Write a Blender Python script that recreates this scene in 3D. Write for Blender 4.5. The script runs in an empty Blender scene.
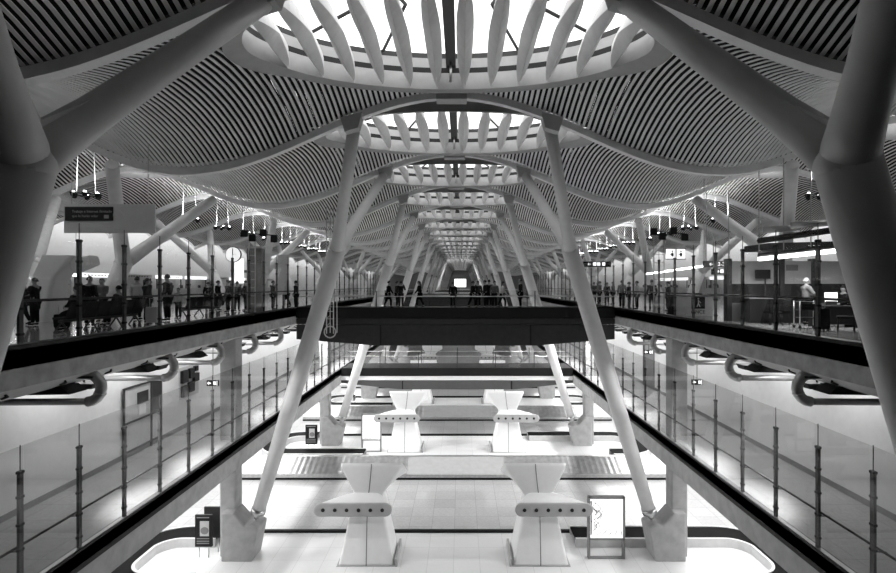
import bpy, bmesh, math, random
from mathutils import Vector, Matrix
random.seed(7)
PI = math.pi
scene = bpy.context.scene
COL = scene.collection
FPX, VX, VY, CX, EYE = 545.0, 461.0, 285.0, 0.34, 1.5
GZ, MZ = -11.25, -5.75          # baggage hall floor, middle walkway floor (upper deck is 0)


def at(px, py, Y):
    return Vector(((px - VX) * Y / FPX + CX, Y, EYE - (py - VY) * Y / FPX))


# ------------------------------------------------------------------ materials
MATS = {}


def mat(name, v, rough=0.6, metal=0.0, noise=0.06, scale=3.0, spec=0.4, emit=0.0, bump=0.0):
    if name in MATS:
        return MATS[name]
    m = bpy.data.materials.new(name)
    m.use_nodes = True
    nt = m.node_tree
    b = nt.nodes['Principled BSDF']
    b.inputs['Roughness'].default_value = rough
    b.inputs['Metallic'].default_value = metal
    b.inputs['Specular IOR Level'].default_value = spec
    tc = nt.nodes.new('ShaderNodeTexCoord')
    nz = nt.nodes.new('ShaderNodeTexNoise')
    nz.inputs['Scale'].default_value = scale
    nz.inputs['Detail'].default_value = 5
    nt.links.new(tc.outputs['Object'], nz.inputs['Vector'])
    cr = nt.nodes.new('ShaderNodeValToRGB')
    lo, hi = max(0, v * (1 - noise)), min(1, v * (1 + noise))
    cr.color_ramp.elements[0].position = .3
    cr.color_ramp.elements[1].position = .7
    cr.color_ramp.elements[0].color = (lo, lo, lo, 1)
    cr.color_ramp.elements[1].color = (hi, hi, hi, 1)
    nt.links.new(nz.outputs['Fac'], cr.inputs['Fac'])
    nt.links.new(cr.outputs['Color'], b.inputs['Base Color'])
    if bump:
        bp = nt.nodes.new('ShaderNodeBump')
        bp.inputs['Strength'].default_value = bump
        nt.links.new(nz.outputs['Fac'], bp.inputs['Height'])
        nt.links.new(bp.outputs['Normal'], b.inputs['Normal'])
    if emit:
        b.inputs['Emission Color'].default_value = (1, 1, 1, 1)
        b.inputs['Emission Strength'].default_value = emit
    MATS[name] = m
    return m


def tile_mat(name, v, v2, grout, size, rough, spec=0.5):
    m = mat(name, v, rough, spec=spec)
    nt = m.node_tree
    b = nt.nodes['Principled BSDF']
    tc = nt.nodes.new('ShaderNodeTexCoord')
    br = nt.nodes.new('ShaderNodeTexBrick')
    br.offset = 0
    br.inputs['Scale'].default_value = 1.0 / size
    br.inputs['Brick Width'].default_value = 1.0
    br.inputs['Row Height'].default_value = 1.0
    br.inputs['Mortar Size'].default_value = .008
    br.inputs['Color1'].default_value = (v, v, v, 1)
    br.inputs['Color2'].default_value = (v2, v2, v2, 1)
    br.inputs['Mortar'].default_value = (grout, grout, grout, 1)
    nt.links.new(tc.outputs['Object'], br.inputs['Vector'])
    nz = nt.nodes.new('ShaderNodeTexNoise')
    nz.inputs['Scale'].default_value = 9
    nz.inputs['Detail'].default_value = 8
    nt.links.new(tc.outputs['Object'], nz.inputs['Vector'])
    mx = nt.nodes.new('ShaderNodeMixRGB')
    mx.blend_type = 'OVERLAY'
    mx.inputs['Fac'].default_value = .18
    nt.links.new(br.outputs['Color'], mx.inputs['Color1'])
    nt.links.new(nz.outputs['Fac'], mx.inputs['Color2'])
    nt.links.new(mx.outputs['Color'], b.inputs['Base Color'])
    return m


def glass_mat(name, tint, refl, gl=0.8):
    m = bpy.data.materials.new(name)
    m.use_nodes = True
    nt = m.node_tree
    for n in list(nt.nodes):
        nt.nodes.remove(n)
    out = nt.nodes.new('ShaderNodeOutputMaterial')
    mix = nt.nodes.new('ShaderNodeMixShader')
    tr = nt.nodes.new('ShaderNodeBsdfTransparent')
    tr.inputs['Color'].default_value = (tint, tint, tint, 1)
    g = nt.nodes.new('ShaderNodeBsdfGlossy')
    g.inputs['Roughness'].default_value = .02
    g.inputs['Color'].default_value = (gl, gl, gl, 1)
    lw = nt.nodes.new('ShaderNodeLayerWeight')
    lw.inputs['Blend'].default_value = .5
    pw = nt.nodes.new('ShaderNodeMath'); pw.operation = 'POWER'; pw.inputs[1].default_value = 4
    ml = nt.nodes.new('ShaderNodeMath'); ml.operation = 'MULTIPLY_ADD'; ml.inputs[1].default_value = refl; ml.inputs[2].default_value = .02
    nt.links.new(lw.outputs['Facing'], pw.inputs[0]); nt.links.new(pw.outputs[0], ml.inputs[0])
    nt.links.new(ml.outputs[0], mix.inputs['Fac'])
    nt.links.new(tr.outputs[0], mix.inputs[1])
    nt.links.new(g.outputs[0], mix.inputs[2])
    nt.links.new(mix.outputs[0], out.inputs['Surface'])
    MATS[name] = m
    return m


M_SLAT = mat('bamboo slat', .86, .55, noise=.10, scale=1.2)
M_BACK = mat('black roof backing', .012, .9)
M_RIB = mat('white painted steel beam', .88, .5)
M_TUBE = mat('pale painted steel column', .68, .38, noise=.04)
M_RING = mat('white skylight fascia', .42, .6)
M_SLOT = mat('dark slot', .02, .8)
M_FIN = mat('white fabric fin', .72, .7)
M_MULL = mat('dark glazing bar', .03, .5)
M_BLACK = mat('black painted metal', .012, .5, spec=.2)
M_DARK = mat('charcoal panel', .035, .55, spec=.25, noise=.15)
M_POST = mat('dark metal post', .055, .45, metal=.3)
M_STEEL = mat('brushed steel', .55, .3, metal=.85, noise=.12, scale=6)
M_DUCT = mat('galvanised duct', .45, .35, metal=.6, noise=.15)
M_CONC = mat('fair-faced concrete', .42, .75, noise=.14, scale=2.2, bump=.05)
M_CONCD = mat('grey concrete edge beam', .36, .8, noise=.2, scale=2.5, bump=.05)
M_WHITE = mat('white plaster', .80, .6, noise=.03)
M_PYLON = mat('white glassfibre pylon', .86, .45, noise=.02)
M_BAR = mat('grey nozzle plate', .42, .5)
M_NOZ = mat('black nozzle', .01, .6)
M_PLATE = mat('carousel steel plate', .50, .28, metal=.7, noise=.15)
M_RUB = mat('black rubber belt', .006, .7, noise=.2, spec=.05)
M_CABINET = mat('light grey laminate', .55, .5)
M_GREY = mat('mid grey panel', .22, .6)
M_SOFF = mat('soffit panel', .50, .7)
M_LAMP = mat('lamp glow', .9, .5, emit=14)
M_TUBEL = mat('fluorescent glow', .9, .5, emit=9)
M_SCREEN = mat('lit screen', .9, .5, emit=1.6)
M_BOX = mat('backlit poster', .9, .5, emit=.9)  # also lends the clock dial its added glow
M_GLASS = glass_mat('clear parapet glass', .985, .25)
M_GLASSM = glass_mat('clear walkway glass', .86, .30)
M_SKYG = glass_mat('skylight glass', .97, .1)
M_CLOTHK = mat('black cloth', .012, .9, spec=.1)
M_CLOTHD = mat('dark grey cloth', .04, .9, spec=.1)
M_CLOTHG = mat('grey cloth', .16, .9)
M_CLOTHL = mat('pale cloth', .5, .9)
M_SKIN = mat('skin', .28, .6)
M_HAIR = mat('dark hair', .012, .6)
M_HAIRG = mat('grey hair', .45, .6)
M_FLOORG = tile_mat('baggage hall stone tile', .46, .41, .28, 1.2, .14)
M_FLOORW = tile_mat('white island tile', .82, .80, .62, 1.2, .30)
M_FLOORU = tile_mat('departure hall terrazzo', .42, .38, .25, 1.2, .10)
M_FLOORM = tile_mat('walkway floor', .42, .40, .3, 1.2, .22)


# ------------------------------------------------------------------ mesh helpers
class MB:
    def __init__(self):
        self.v, self.f, self.mi, self.sm = [], [], [], []

    def face(self, idx, mi=0, smooth=False):
        self.f.append(tuple(idx)); self.mi.append(mi); self.sm.append(smooth)

    def box(self, c, s, mi=0, rot=None):
        n = len(self.v)
        for dx in (-.5, .5):
            for dy in (-.5, .5):
                for dz in (-.5, .5):
                    p = Vector((dx * s[0], dy * s[1], dz * s[2]))
                    if rot is not None:
                        p = rot @ p
                    self.v.append(tuple(Vector(c) + p))
        for q in ((0, 1, 3, 2), (4, 6, 7, 5), (0, 4, 5, 1), (2, 3, 7, 6), (0, 2, 6, 4), (1, 5, 7, 3)):
            self.face([n + i for i in q], mi)
        return self

    def ext(self, lo, hi, mi=0):
        return self.box([(a + b) / 2 for a, b in zip(lo, hi)], [abs(b - a) for a, b in zip(lo, hi)], mi)

    def tube(self, pts, rad, seg=12, mi=0, caps=True, smooth=True):
        pts = [Vector(p) for p in pts]
        if not hasattr(rad, '__len__'):
            rad = [rad] * len(pts)
        rings = []
        prev = None
        for i, p in enumerate(pts):
            t = (pts[min(i + 1, len(pts) - 1)] - pts[max(i - 1, 0)]).normalized()
            if prev is None:
                a = Vector((0, 0, 1)) if abs(t.z) < .9 else Vector((1, 0, 0))
                u = t.cross(a).normalized()
            else:
                u = (prev - t * prev.dot(t)).normalized()
            prev = u
            w = t.cross(u)
            n = len(self.v)
            for k in range(seg):
                an = 2 * PI * k / seg
                self.v.append(tuple(p + (u * math.cos(an) + w * math.sin(an)) * rad[i]))
            rings.append(n)
        for a, b in zip(rings, rings[1:]):
            for k in range(seg):
                self.face((a + k, a + (k + 1) % seg, b + (k + 1) % seg, b + k), mi, smooth)
        if caps:
            self.face([rings[0] + k for k in range(seg)][::-1], mi)
            self.face([rings[-1] + k for k in range(seg)], mi)
        return self

    def loft(self, loops, mi=0, smooth=False, caps=True):
        idx = []
        for lp in loops:
            n = len(self.v)
            self.v.extend(tuple(p) for p in lp)
            idx.append(n)
        m = len(loops[0])
        for a, b in zip(idx, idx[1:]):
            for k in range(m):
                self.face((a + k, a + (k + 1) % m, b + (k + 1) % m, b + k), mi, smooth)
        if caps:
            self.face([idx[0] + k for k in range(m)][::-1], mi)
            self.face([idx[-1] + k for k in range(m)], mi)
        return self

    def prism(self, poly, y0, y1, mi=0, axis='y'):
        if axis == 'y':
            return self.loft([[(a, y0, b) for a, b in poly], [(a, y1, b) for a, b in poly]], mi)
        if axis == 'x':
            return self.loft([[(y0, a, b) for a, b in poly], [(y1, a, b) for a, b in poly]], mi)
        return self.loft([[(a, b, y0) for a, b in poly], [(a, b, y1) for a, b in poly]], mi)

    def sphere(self, c, r, mi=0, seg=12, rings=8):
        c = Vector(c)
        if not hasattr(r, '__len__'):
            r = (r, r, r)
        loops = []
        for i in range(rings + 1):
            ph = PI * (i + .02) / (rings + .04) - PI / 2
            loops.append([(c.x + r[0] * math.cos(ph) * math.cos(2 * PI * k / seg), c.y + r[1] * math.cos(ph) * math.sin(2 * PI * k / seg), c.z + r[2] * math.sin(ph)) for k in range(seg)])
        return self.loft(loops, mi, True)

    def mesh(self, name, mats, recalc=True):
        me = bpy.data.meshes.new(name)
        me.from_pydata(self.v, [], self.f)
        for m in (mats if isinstance(mats, (list, tuple)) else [mats]):
            me.materials.append(m)
        me.polygons.foreach_set('material_index', self.mi)
        me.polygons.foreach_set('use_smooth', self.sm)
        if recalc:
            bm = bmesh.new(); bm.from_mesh(me)
            bmesh.ops.recalc_face_normals(bm, faces=bm.faces)
            bm.to_mesh(me); bm.free()
        me.update()
        return me

    def build(self, name, mats, parent=None, loc=(0, 0, 0), rz=0, recalc=True):
        return obj(name, self.mesh(name, mats, recalc), parent, loc, rz)


def obj(name, me, parent=None, loc=(0, 0, 0), rz=0):
    o = bpy.data.objects.new(name, me)
    COL.objects.link(o)
    o.parent = parent
    o.location = loc
    o.rotation_euler = (0, 0, rz)
    return o


def bevel(o, w, seg=2):
    m = o.modifiers.new('bevel', 'BEVEL')
    m.width = w; m.segments = seg; m.limit_method = 'ANGLE'
    return o


def tag(o, label, cat, group=None, kind=None):
    o['label'] = label; o['category'] = cat
    if group: o['group'] = group
    if kind: o['kind'] = kind
    return o


def struct(o):
    o['kind'] = 'structure'
    return o


def thing(name, label, cat, loc=(0, 0, 0), rz=0, group=None):
    return tag(obj(name, None, None, loc, rz), label, cat, group)


KIDS = {}


def children(o):
    return [c for c in COL.objects if c.parent == o] if o.name not in KIDS else KIDS[o.name]


def copy_tree(src, loc=None, rz=None, label=None, group=None, scale=None):
    def rec(o, parent):
        c = o.copy(); COL.objects.link(c); c.parent = parent
        for ch in kids.get(o.name, []):
            rec(ch, c)
        return c
    if src.name not in KIDS:
        kids = {}
        stack = [src]
        allo = list(COL.objects)
        par = {}
        for o in allo:
            if o.parent is not None:
                par.setdefault(o.parent.name, []).append(o)
        while stack:
            o = stack.pop(); kids[o.name] = par.get(o.name, []); stack.extend(kids[o.name])
        KIDS[src.name] = kids
    kids = KIDS[src.name]
    c = rec(src, None)
    if loc is not None: c.location = loc
    if rz is not None: c.rotation_euler = (0, 0, rz)
    if scale is not None: c.scale = scale
    if label: c['label'] = label
    if group: c['group'] = group
    return c


ORD = ['first', 'second', 'third', 'fourth', 'fifth', 'sixth', 'seventh', 'eighth', 'ninth', 'tenth', 'eleventh', 'twelfth', 'thirteenth', 'fourteenth', 'fifteenth', 'sixteenth']
SIDE = {-1: 'left', 1: 'right'}

# ------------------------------------------------------------------ roof
BAY, Y0 = 9.0, 2.3
NB0, NB1 = -1, 27


def hr(x):                       # underside of the beams
    a = abs(x)
    if a <= 10:
        return 7.0 + 1.42 * math.cos(PI * a / 10)
    return 5.58 + 2.0 * (1 - math.cos(2 * PI * (a - 10) / 14.5)) / 2


def bulge(x):
    return 1.15 - 1.35 * math.exp(-(x / 3.2) ** 2)


def S(x, t):                     # ceiling, t 0..1 along a bay
    return hr(x) + .22 + bulge(x) * 4 * t * (1 - t)


SKA, SKB = 5.6, 3.3
YC = 3.85              # main skylight half axes
SIA, SIB, SIX = 2.6, 2.2, 17.25  # side skylights


def hole(x, k=1.0):
    if abs(x) < SKA * k:
        return SKB * k * math.sqrt(1 - (x / (SKA * k)) ** 2)
    d = abs(x) - SIX
    if abs(d) < SIA * k:
        return SIB * k * math.sqrt(1 - (d / (SIA * k)) ** 2)
    return 0


def spans(x, sky, k=1.0):
    h = hole(x, k) if sky else 0
    if h > 0:
        return [(.12, YC - h), (YC + h, 8.88)]
    return [(.12, 8.88)]


def ceiling_mesh(sky, xmax=36.0, nseg=10):
    mb = MB()
    step = .18
    n = int(2 * xmax / step)
    for i in range(n + 1):
        x = -xmax + i * step
        for a, b in spans(x, sky, 1.035):
            if b - a < .1: continue
            ns = max(2, int(round(nseg * (b - a) / 8.7)))
            w, d = .050, .025
            st = len(mb.v)
            for j in range(ns + 1):
                y = a + (b - a) * j / ns
                z = S(x, y / BAY)
                mb.v += [(x - w, y, z + d), (x - w, y, z), (x + w, y, z), (x + w, y, z + d)]
            for j in range(ns):
                p = st + 4 * j
                for q in range(3):
                    mb.face((p + q, p + q + 1, p + q + 5, p + q + 4), 0)
    # black backing sheet
    step = .25
    n = int(2 * xmax / step)
    for i in range(n):
        x0, x1 = -xmax + i * step, -xmax + (i + 1) * step
        for a, b in spans(min((x0, x1), key=lambda q: -hole(q, 1.02)), sky, 1.02):
            a = 0 if a < .2 else a
            b = BAY if b > 8.8 else b
            ns = max(2, int(round(6 * (b - a) / BAY)))
            st = len(mb.v)
            for j in range(ns + 1):
                y = a + (b - a) * j / ns
                mb.v += [(x0, y, S(x0, y / BAY) + .22), (x1, y, S(x1, y / BAY) + .22)]
            for j in range(ns):
                p = st + 2 * j
                mb.face((p, p + 1, p + 3, p + 2), 1)
    return mb.mesh('ceiling', [M_SLAT, M_BACK], recalc=False)


me_sky, me_plain = ceiling_mesh(True), ceiling_mesh(False)
SKYLIT = lambda i: i >= 1  # bays over the camera closed, their skylights left out to darken the foreground
for i in range(NB0, NB1):
    struct(obj('ceiling', me_sky if SKYLIT(i) else me_plain, None, (0, Y0 + BAY * i, 0)))


def rib_meshes():
    mb = MB()
    xs = [-36 + .5 * k for k in range(145)]
    loops = [[(x, -.15, hr(x)), (x, .15, hr(x)), (x, .15, hr(x) + .26), (x, -.15, hr(x) + .26)] for x in xs]
    mb.loft(loops)
    a = mb.mesh('roof_beam', M_RIB)
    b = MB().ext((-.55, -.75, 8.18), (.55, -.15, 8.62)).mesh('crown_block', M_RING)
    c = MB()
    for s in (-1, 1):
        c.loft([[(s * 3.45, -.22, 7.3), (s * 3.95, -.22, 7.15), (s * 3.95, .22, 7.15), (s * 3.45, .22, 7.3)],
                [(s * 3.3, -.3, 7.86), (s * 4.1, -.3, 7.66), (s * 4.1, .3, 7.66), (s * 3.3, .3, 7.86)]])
    return a, b, c.mesh('leg_bracket', M_RING)


rib_m, crown_m, brk_m = rib_meshes()
for i in range(NB0, NB1 + 1):
    if i < 1: lab = 'white curved roof beam above the camera, out at the front of the waves'
    elif i <= 8: lab = 'white wave-shaped roof beam, %s one deep from the front skylight' % ORD[i - 1]
    else: lab = 'white wave-shaped roof beam in the crowded far end of the canopy'
    r = tag(obj('roof_beam', rib_m, None, (0, Y0 + BAY * i, 0)), lab, 'roof beam', 'white roof beams')
    if i >= 1:
        obj('crown_block', crown_m, r)
    if 1 <= i <= 26:
        obj('leg_bracket', brk_m, r)


def ellipse(a, b, n, x0=0):
    return [(x0 + a * math.cos(2 * PI * k / n), b * math.sin(2 * PI * k / n)) for k in range(n)]


def ring_band(a, b, x0, prof, n=64, zf=None):
    mb = MB()
    loops = []
    for o, dz in prof:
        lp = []
        for k in range(n):
            an = 2 * PI * k / n
            x, y = x0 + (a + o) * math.cos(an), (b + o) * math.sin(an)
            lp.append((x, y, zf(x, y) + dz))
        loops.append(lp)
    mb.loft(loops, 0, True, caps=False)
    return mb


def rimz(x, y):
    return min(8.12, S(x, (y + YC) / BAY) - .02)


ZT = 9.35


def rim_flat(x, y):
    # band that starts on the wavy rim and ends level with the glazing
    return rimz(x, y)


def main_skylight_meshes():
    out = {}
    zr = rimz
    lev = lambda f: (lambda x, y: zr(x, y) + f * (ZT - zr(x, y)))
    n = 72
    def band(f0, f1, o0, o1, inner=True):
        mb = MB()
        lp0, lp1 = [], []
        for k in range(n):
            an = 2 * PI * k / n
            c, s = math.cos(an), math.sin(an)
            lp0.append(((SKA + o0) * c, (SKB + o0) * s, lev(f0)(SKA * c, SKB * s)))
            lp1.append(((SKA + o1) * c, (SKB + o1) * s, lev(f1)(SKA * c, SKB * s)))
        mb.loft([lp0, lp1], 0, True, caps=False)
        return mb
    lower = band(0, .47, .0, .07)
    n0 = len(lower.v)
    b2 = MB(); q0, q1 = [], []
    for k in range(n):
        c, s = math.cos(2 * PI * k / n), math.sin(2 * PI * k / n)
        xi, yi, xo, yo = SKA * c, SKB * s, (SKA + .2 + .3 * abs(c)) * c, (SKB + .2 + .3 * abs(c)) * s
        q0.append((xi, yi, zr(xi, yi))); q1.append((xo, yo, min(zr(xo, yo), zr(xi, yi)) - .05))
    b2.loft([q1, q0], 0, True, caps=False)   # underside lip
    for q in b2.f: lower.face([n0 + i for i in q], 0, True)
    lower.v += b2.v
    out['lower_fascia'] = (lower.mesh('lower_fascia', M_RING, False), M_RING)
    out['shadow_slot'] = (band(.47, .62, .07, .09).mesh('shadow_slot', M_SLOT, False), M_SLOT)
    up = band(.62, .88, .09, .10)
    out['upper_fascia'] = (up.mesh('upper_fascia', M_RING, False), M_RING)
    out['glazing_frame'] = (band(.88, 1.02, .10, .10).mesh('glazing_frame', M_MULL, False), M_MULL)
    return {k: v[0] for k, v in out.items()}


sk_parts = main_skylight_meshes()
g = MB()
el = ellipse(SKA + .15, SKB + .15, 48)
g.loft([[(x, y, ZT) for x, y in el], [(x, y, ZT + .02) for x, y in el]])
sk_glass = g.mesh('glass', M_SKYG)
mull = []
for s in (-1, 1):
    for k in (1, 2):
        x1, x0 = s * 2.3 * k, s * 1.2 * k
        y1 = SKB * math.sqrt(max(0, 1 - (x1 / SKA) ** 2))
        for sy in (-1, 1):
            m = MB().tube([(x0, 0, ZT - .05), (x1 * .98, sy * y1, ZT - .05)], .055, 6)
            mull.append(m.mesh('mullion', M_MULL))
ridge_m = MB().ext((-.16, -SKB, ZT - .5), (.16, SKB, ZT + .05)).mesh('ridge_bar', M_MULL)
rl = MB().tube([(0, SKB - .35, 8.25), (0, SKB - .35, ZT - .5)], [.05, .03], 8)
lampm = rl.mesh('pendant_lamp', M_STEEL)


def fin_mesh(x):
    yl = SKB * math.sqrt(1 - (x / SKA) ** 2) * .99
    z0 = rimz(x, yl) + .0
    loops = []
    n = 14
    for j in range(n + 1):
        s = -1 + 2 * j / n
        w = .23 * max(0, 1 - abs(s) ** 2.2) ** .8 + .012
        hgt = .62
        zk = z0
        loops.append([(x, s * yl, zk), (x + w, s * yl, zk + .08 + .30 * (1 - abs(s))), (x + w * .6, s * yl, zk + hgt), (x - w * .6, s * yl, zk + hgt), (x - w, s * yl, zk + .08 + .30 * (1 - abs(s)))])
    return MB().loft(loops).mesh('fin', M_FIN)


fins = [fin_mesh(.9 * k + .45) for k in range(-6, 6)]
allfin = MB()
for me in fins:
    n0 = len(allfin.v)
    allfin.v += [tuple(v.co) for v in me.vertices]
    for p in me.polygons:
        allfin.face([n0 + i for i in p.vertices], 0)
allfin_m = allfin.mesh('fin', M_FIN)


def side_zr(x, y):
    return S(x, (y + YC) / BAY) - .03


sidesk = {}
for s in (-1, 1):
    mb = MB(); lp0, lp1, lpo = [], [], []
    for k in range(40):
        an = 2 * PI * k / 40
        x, y = s * SIX + SIA * math.cos(an), SIB * math.sin(an)
        xo, yo = s * SIX + (SIA + .5) * math.cos(an), (SIB + .5) * math.sin(an)
        lp0.append((x, y, side_zr(x, y))); lp1.append((x, y, 9.1)); lpo.append((xo, yo, min(side_zr(x, y), side_zr(xo, yo)) - .05))
    mb.loft([lpo, lp0, lp1], 0, True, caps=False)
    gl = MB(); e = ellipse(SIA, SIB, 40, s * SIX)
    gl.loft([[(x, y, 9.1) for x, y in e], [(x, y, 9.12) for x, y in e]])
    sidesk[s] = (mb.mesh('fascia', M_RING, False), gl.mesh('glass', M_SKYG))

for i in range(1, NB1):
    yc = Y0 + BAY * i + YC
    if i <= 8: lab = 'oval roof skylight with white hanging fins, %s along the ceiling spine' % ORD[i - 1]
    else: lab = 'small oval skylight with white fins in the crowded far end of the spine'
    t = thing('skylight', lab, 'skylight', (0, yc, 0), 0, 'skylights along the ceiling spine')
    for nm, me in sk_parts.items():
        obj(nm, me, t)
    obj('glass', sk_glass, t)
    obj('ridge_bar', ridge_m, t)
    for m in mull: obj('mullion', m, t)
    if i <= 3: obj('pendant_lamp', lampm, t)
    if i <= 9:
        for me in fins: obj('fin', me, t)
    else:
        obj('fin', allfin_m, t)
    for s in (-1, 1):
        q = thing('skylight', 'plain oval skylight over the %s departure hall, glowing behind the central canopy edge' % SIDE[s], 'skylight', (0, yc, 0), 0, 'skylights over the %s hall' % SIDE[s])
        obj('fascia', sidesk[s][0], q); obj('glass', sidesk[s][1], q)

# ------------------------------------------------------------------ forked columns
YV0, VP = 7.1, 18.0


def fork(s, yj, full=True):
    """s=-1 left, 1 right; local origin x=0,y=yj, z=0"""
    J = Vector((s * 5.37, 0, 3.1))
    B = Vector((s * 9.25, .3, GZ + 1.75))
    mb = MB().tube([B + (J - B) * .045, B + (J - B) * .5, J + (B - J) * .06, J], [.30, .38, .39, .385], 24)
    mb.sphere(J, .388, 0, 24, 16)
    main = mb.mesh('main_shaft', M_TUBE)
    legs = []
    for sy in (-1, 1):
        T = Vector((s * 3.7, sy * 4.4, 7.62))
        c = MB().tube([J, J + (T - J) * .09, J + (T - J) * .2, J + (T - J) * .5, T], [.355, .305, .265, .25, .245], 24)
        legs.append(c.mesh('leg', M_TUBE))
    web = MB()
    off = Vector((.045, 0, .0))
    p = [J, J + (Vector((s * 3.7, 4.4, 7.62)) - J) * .42, J + Vector((-s * .2, 0, .55)), J + (Vector((s * 3.7, -4.4, 7.62)) - J) * .42]
    web.loft([[a - off for a in p], [a + off for a in p]])
    collar = MB().tube([B + (J - B) * .03, B + (J - B) * .048], [.335, .335], 24)
    pin = MB().tube([B + (J - B) * .007, B + (J - B) * .02, B + (J - B) * .035], [.08, .2, .24], 16)
    return main, legs, web.mesh('gusset', M_TUBE), collar.mesh('collar', M_STEEL), pin.mesh('foot_pin', M_STEEL)


for s in (-1, 1):
    main, legs, web, collar, pin = fork(s, 0)
    for k in range(14):
        if k == 0: lab = 'dark looming forked steel column at the %s edge, nearest the camera' % SIDE[s]
        elif k == 1: lab = 'tall pale leaning column with forked top in front of the footbridge, on the %s' % SIDE[s]
        elif k <= 5: lab = 'leaning forked steel column beyond the footbridge, %s of the %s row past it' % (ORD[k - 2], SIDE[s])
        else: lab = 'tiny leaning column in the distant end of the %s row' % SIDE[s]
        t = thing('forked_column', lab, 'column', (0, YV0 + VP * k, 0), 0, 'leaning forked columns, %s row' % SIDE[s])
        obj('main_shaft', main, t)
        for l in legs: obj('leg', l, t)
        obj('gusset', web, t); obj('collar', collar, t); obj('foot_pin', pin, t)
    # concrete pier with the bracket foot
    pier = MB().ext((-.38, -.40, GZ), (.38, .40, -1.0))
    pier_m = pier.mesh('shaft', M_CONC)
    ft = MB().prism([(s * .12, GZ), (-s * 1.3, GZ), (-s * 1.60, GZ + 1.55), (-s * 1.2, GZ + 1.74), (-s * .95, GZ + 1.66), (-s * .42, GZ + 2.25), (s * .12, GZ + 2.25)], -.85, .36)
    ft_m = ft.mesh('bracket_foot', M_CONC)
    for k in range(7):
        lab = ('concrete pier under the %s walkway, %s from the front of the hall' % (SIDE[s], ORD[k])) if k < 4 else 'concrete pier far back under the %s walkway' % SIDE[s]
        t = thing('concrete_pier', lab, 'pier', (s * 10.58, YV0 + VP * k + .8, 0), 0, 'concrete piers, %s row' % SIDE[s])
        bevel(obj('shaft', pier_m, t), .07); bevel(obj('bracket_foot', ft_m, t), .07)
    # forked columns of the side hall
    for inner in (1, 0):
        xj = s * (15.2 if inner else 19.3); xt = s * (13.0 if inner else 21.5); xb = s * (16.2 if inner else 18.3)
        J = Vector((xj, 0, 2.5)); B = Vector((xb, 0, 0))
        mm = MB().tube([B, J + (J - B) * .05], [.42, .36], 20).mesh('main_shaft', M_RIB)
        lm = []
        for sy in (-1, 1):
            T = Vector((xt, sy * 4.28, hr(xt) - .2))
            lm.append(MB().tube([J - (T - J) * .04, J + (T - J) * .5, T], [.33, .27, .24], 16).mesh('leg', M_RIB))
        for k in range(7):
            where = 'near' if inner else 'far'
            lab = 'white forked roof strut on the %s side of the %s hall, %s in its row' % (where, SIDE[s], ORD[k])
            t = thing('forked_strut', lab, 'roof strut', (0, YV0 + VP * k, 0), 0, 'forked struts in the %s hall' % SIDE[s])
            obj('main_shaft', mm, t)
            for l in lm: obj('leg', l, t)

# ------------------------------------------------------------------ shell
YB, YE = -6.7, Y0 + BAY * NB1
HW = 39.0


def shell(name, lo, hi, m):
    return struct(MB().ext(lo, hi).build(name, m))


shell('floor_baggage_hall', (-22, YB, GZ - .3), (22, 140, GZ), M_FLOORG)
for s in (-1, 1):
    a, b = (10.0, HW) if s > 0 else (-HW, -10.0)
    n = SIDE[s]
    shell('floor_upper_%s' % n, (min(a, b), YB, -.45), (max(a, b), YE, 0), M_FLOORU)
    x0, x1 = s * 10.0, s * 13.7
    shell('floor_middle_%s' % n, (min(x0, x1), YB, MZ - .35), (max(x0, x1), 140, MZ), M_FLOORM)
    shell('ceiling_ground_%s' % n, (min(s * 11.2, s * 22), YB, MZ - 1.0), (max(s * 11.2, s * 22), 140, MZ - .36), M_WHITE)
    shell('wall_middle_%s' % n, (min(x1, s * 13.9), YB, MZ), (max(x1, s * 13.9), 140, -.85), M_WHITE)
    shell('baseboard_%s' % n, (min(x1, s * 13.66), YB, MZ), (max(x1, s * 13.66), 140, MZ + .2), M_GREY)
    shell('wall_ground_%s' % n, (min(s * 22, s * 22.2), YB, GZ), (max(s * 22, s * 22.2), 140, MZ - .36), M_WHITE)
    shell('wall_hall_%s' % n, (min(s * HW, s * (HW + .3)), YB, 0), (max(s * HW, s * (HW + .3)), YE, 8.3), M_WHITE)
    shell('ceiling_middle_%s' % n, (min(s * 11.3, s * 13.9), YB, -.85), (max(s * 11.3, s * 13.9), 140, -.46), M_DARK)
    # edge fascia: black upstand, concrete beam, sloped soffit
    shell('trim_edge_%s' % n, (min(x0, s * 10.3), YB, -.36), (max(x0, s * 10.3), YE, .1), M_BLACK)
    shell('beam_edge_%s' % n, (min(s * 10.0, s * 10.5), YB, -.92), (max(s * 10.0, s * 10.5), YE, -.36), M_CONCD)
    sf = MB().prism([(s * 10.0, -.92), (s * 11.5, -1.5), (s * 11.5, -1.4), (s * 10.05, -.85)], YB, 140)
    k = 0
    y = 9.0
    while y < 60:                                # slit vents set in the soffit
        for dx in (.35,):
            c0 = Vector((s * 10.45, y, -1.11)); c1 = Vector((s * 10.95, y + .5, -1.305))
            sf.tube([c0, (c0 + c1) / 2 + Vector((s * -.03, .09, -.01)), c1], .028, 6, 1)
        y += 1.95
    struct(sf.build('trim_soffit_%s' % n, [M_SOFF, M_SLOT]))
    shell('trim_middle_%s' % n, (min(x0, s * 10.25), YB, MZ - .5), (max(x0, s * 10.25), 140, MZ + .05), M_BLACK)
    shell('beam_middle_%s' % n, (min(x0, s * 10.17), YB, MZ - 1.25), (max(x0, s * 10.17), 140, MZ - .5), M_CONC)
shell('wall_back', (-HW, YB - .3, GZ), (HW, YB, 10), M_BLACK)
shell('wall_ground_far', (-22, 140, GZ), (22, 140.3, -.4), M_WHITE)
ew = MB()
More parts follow.
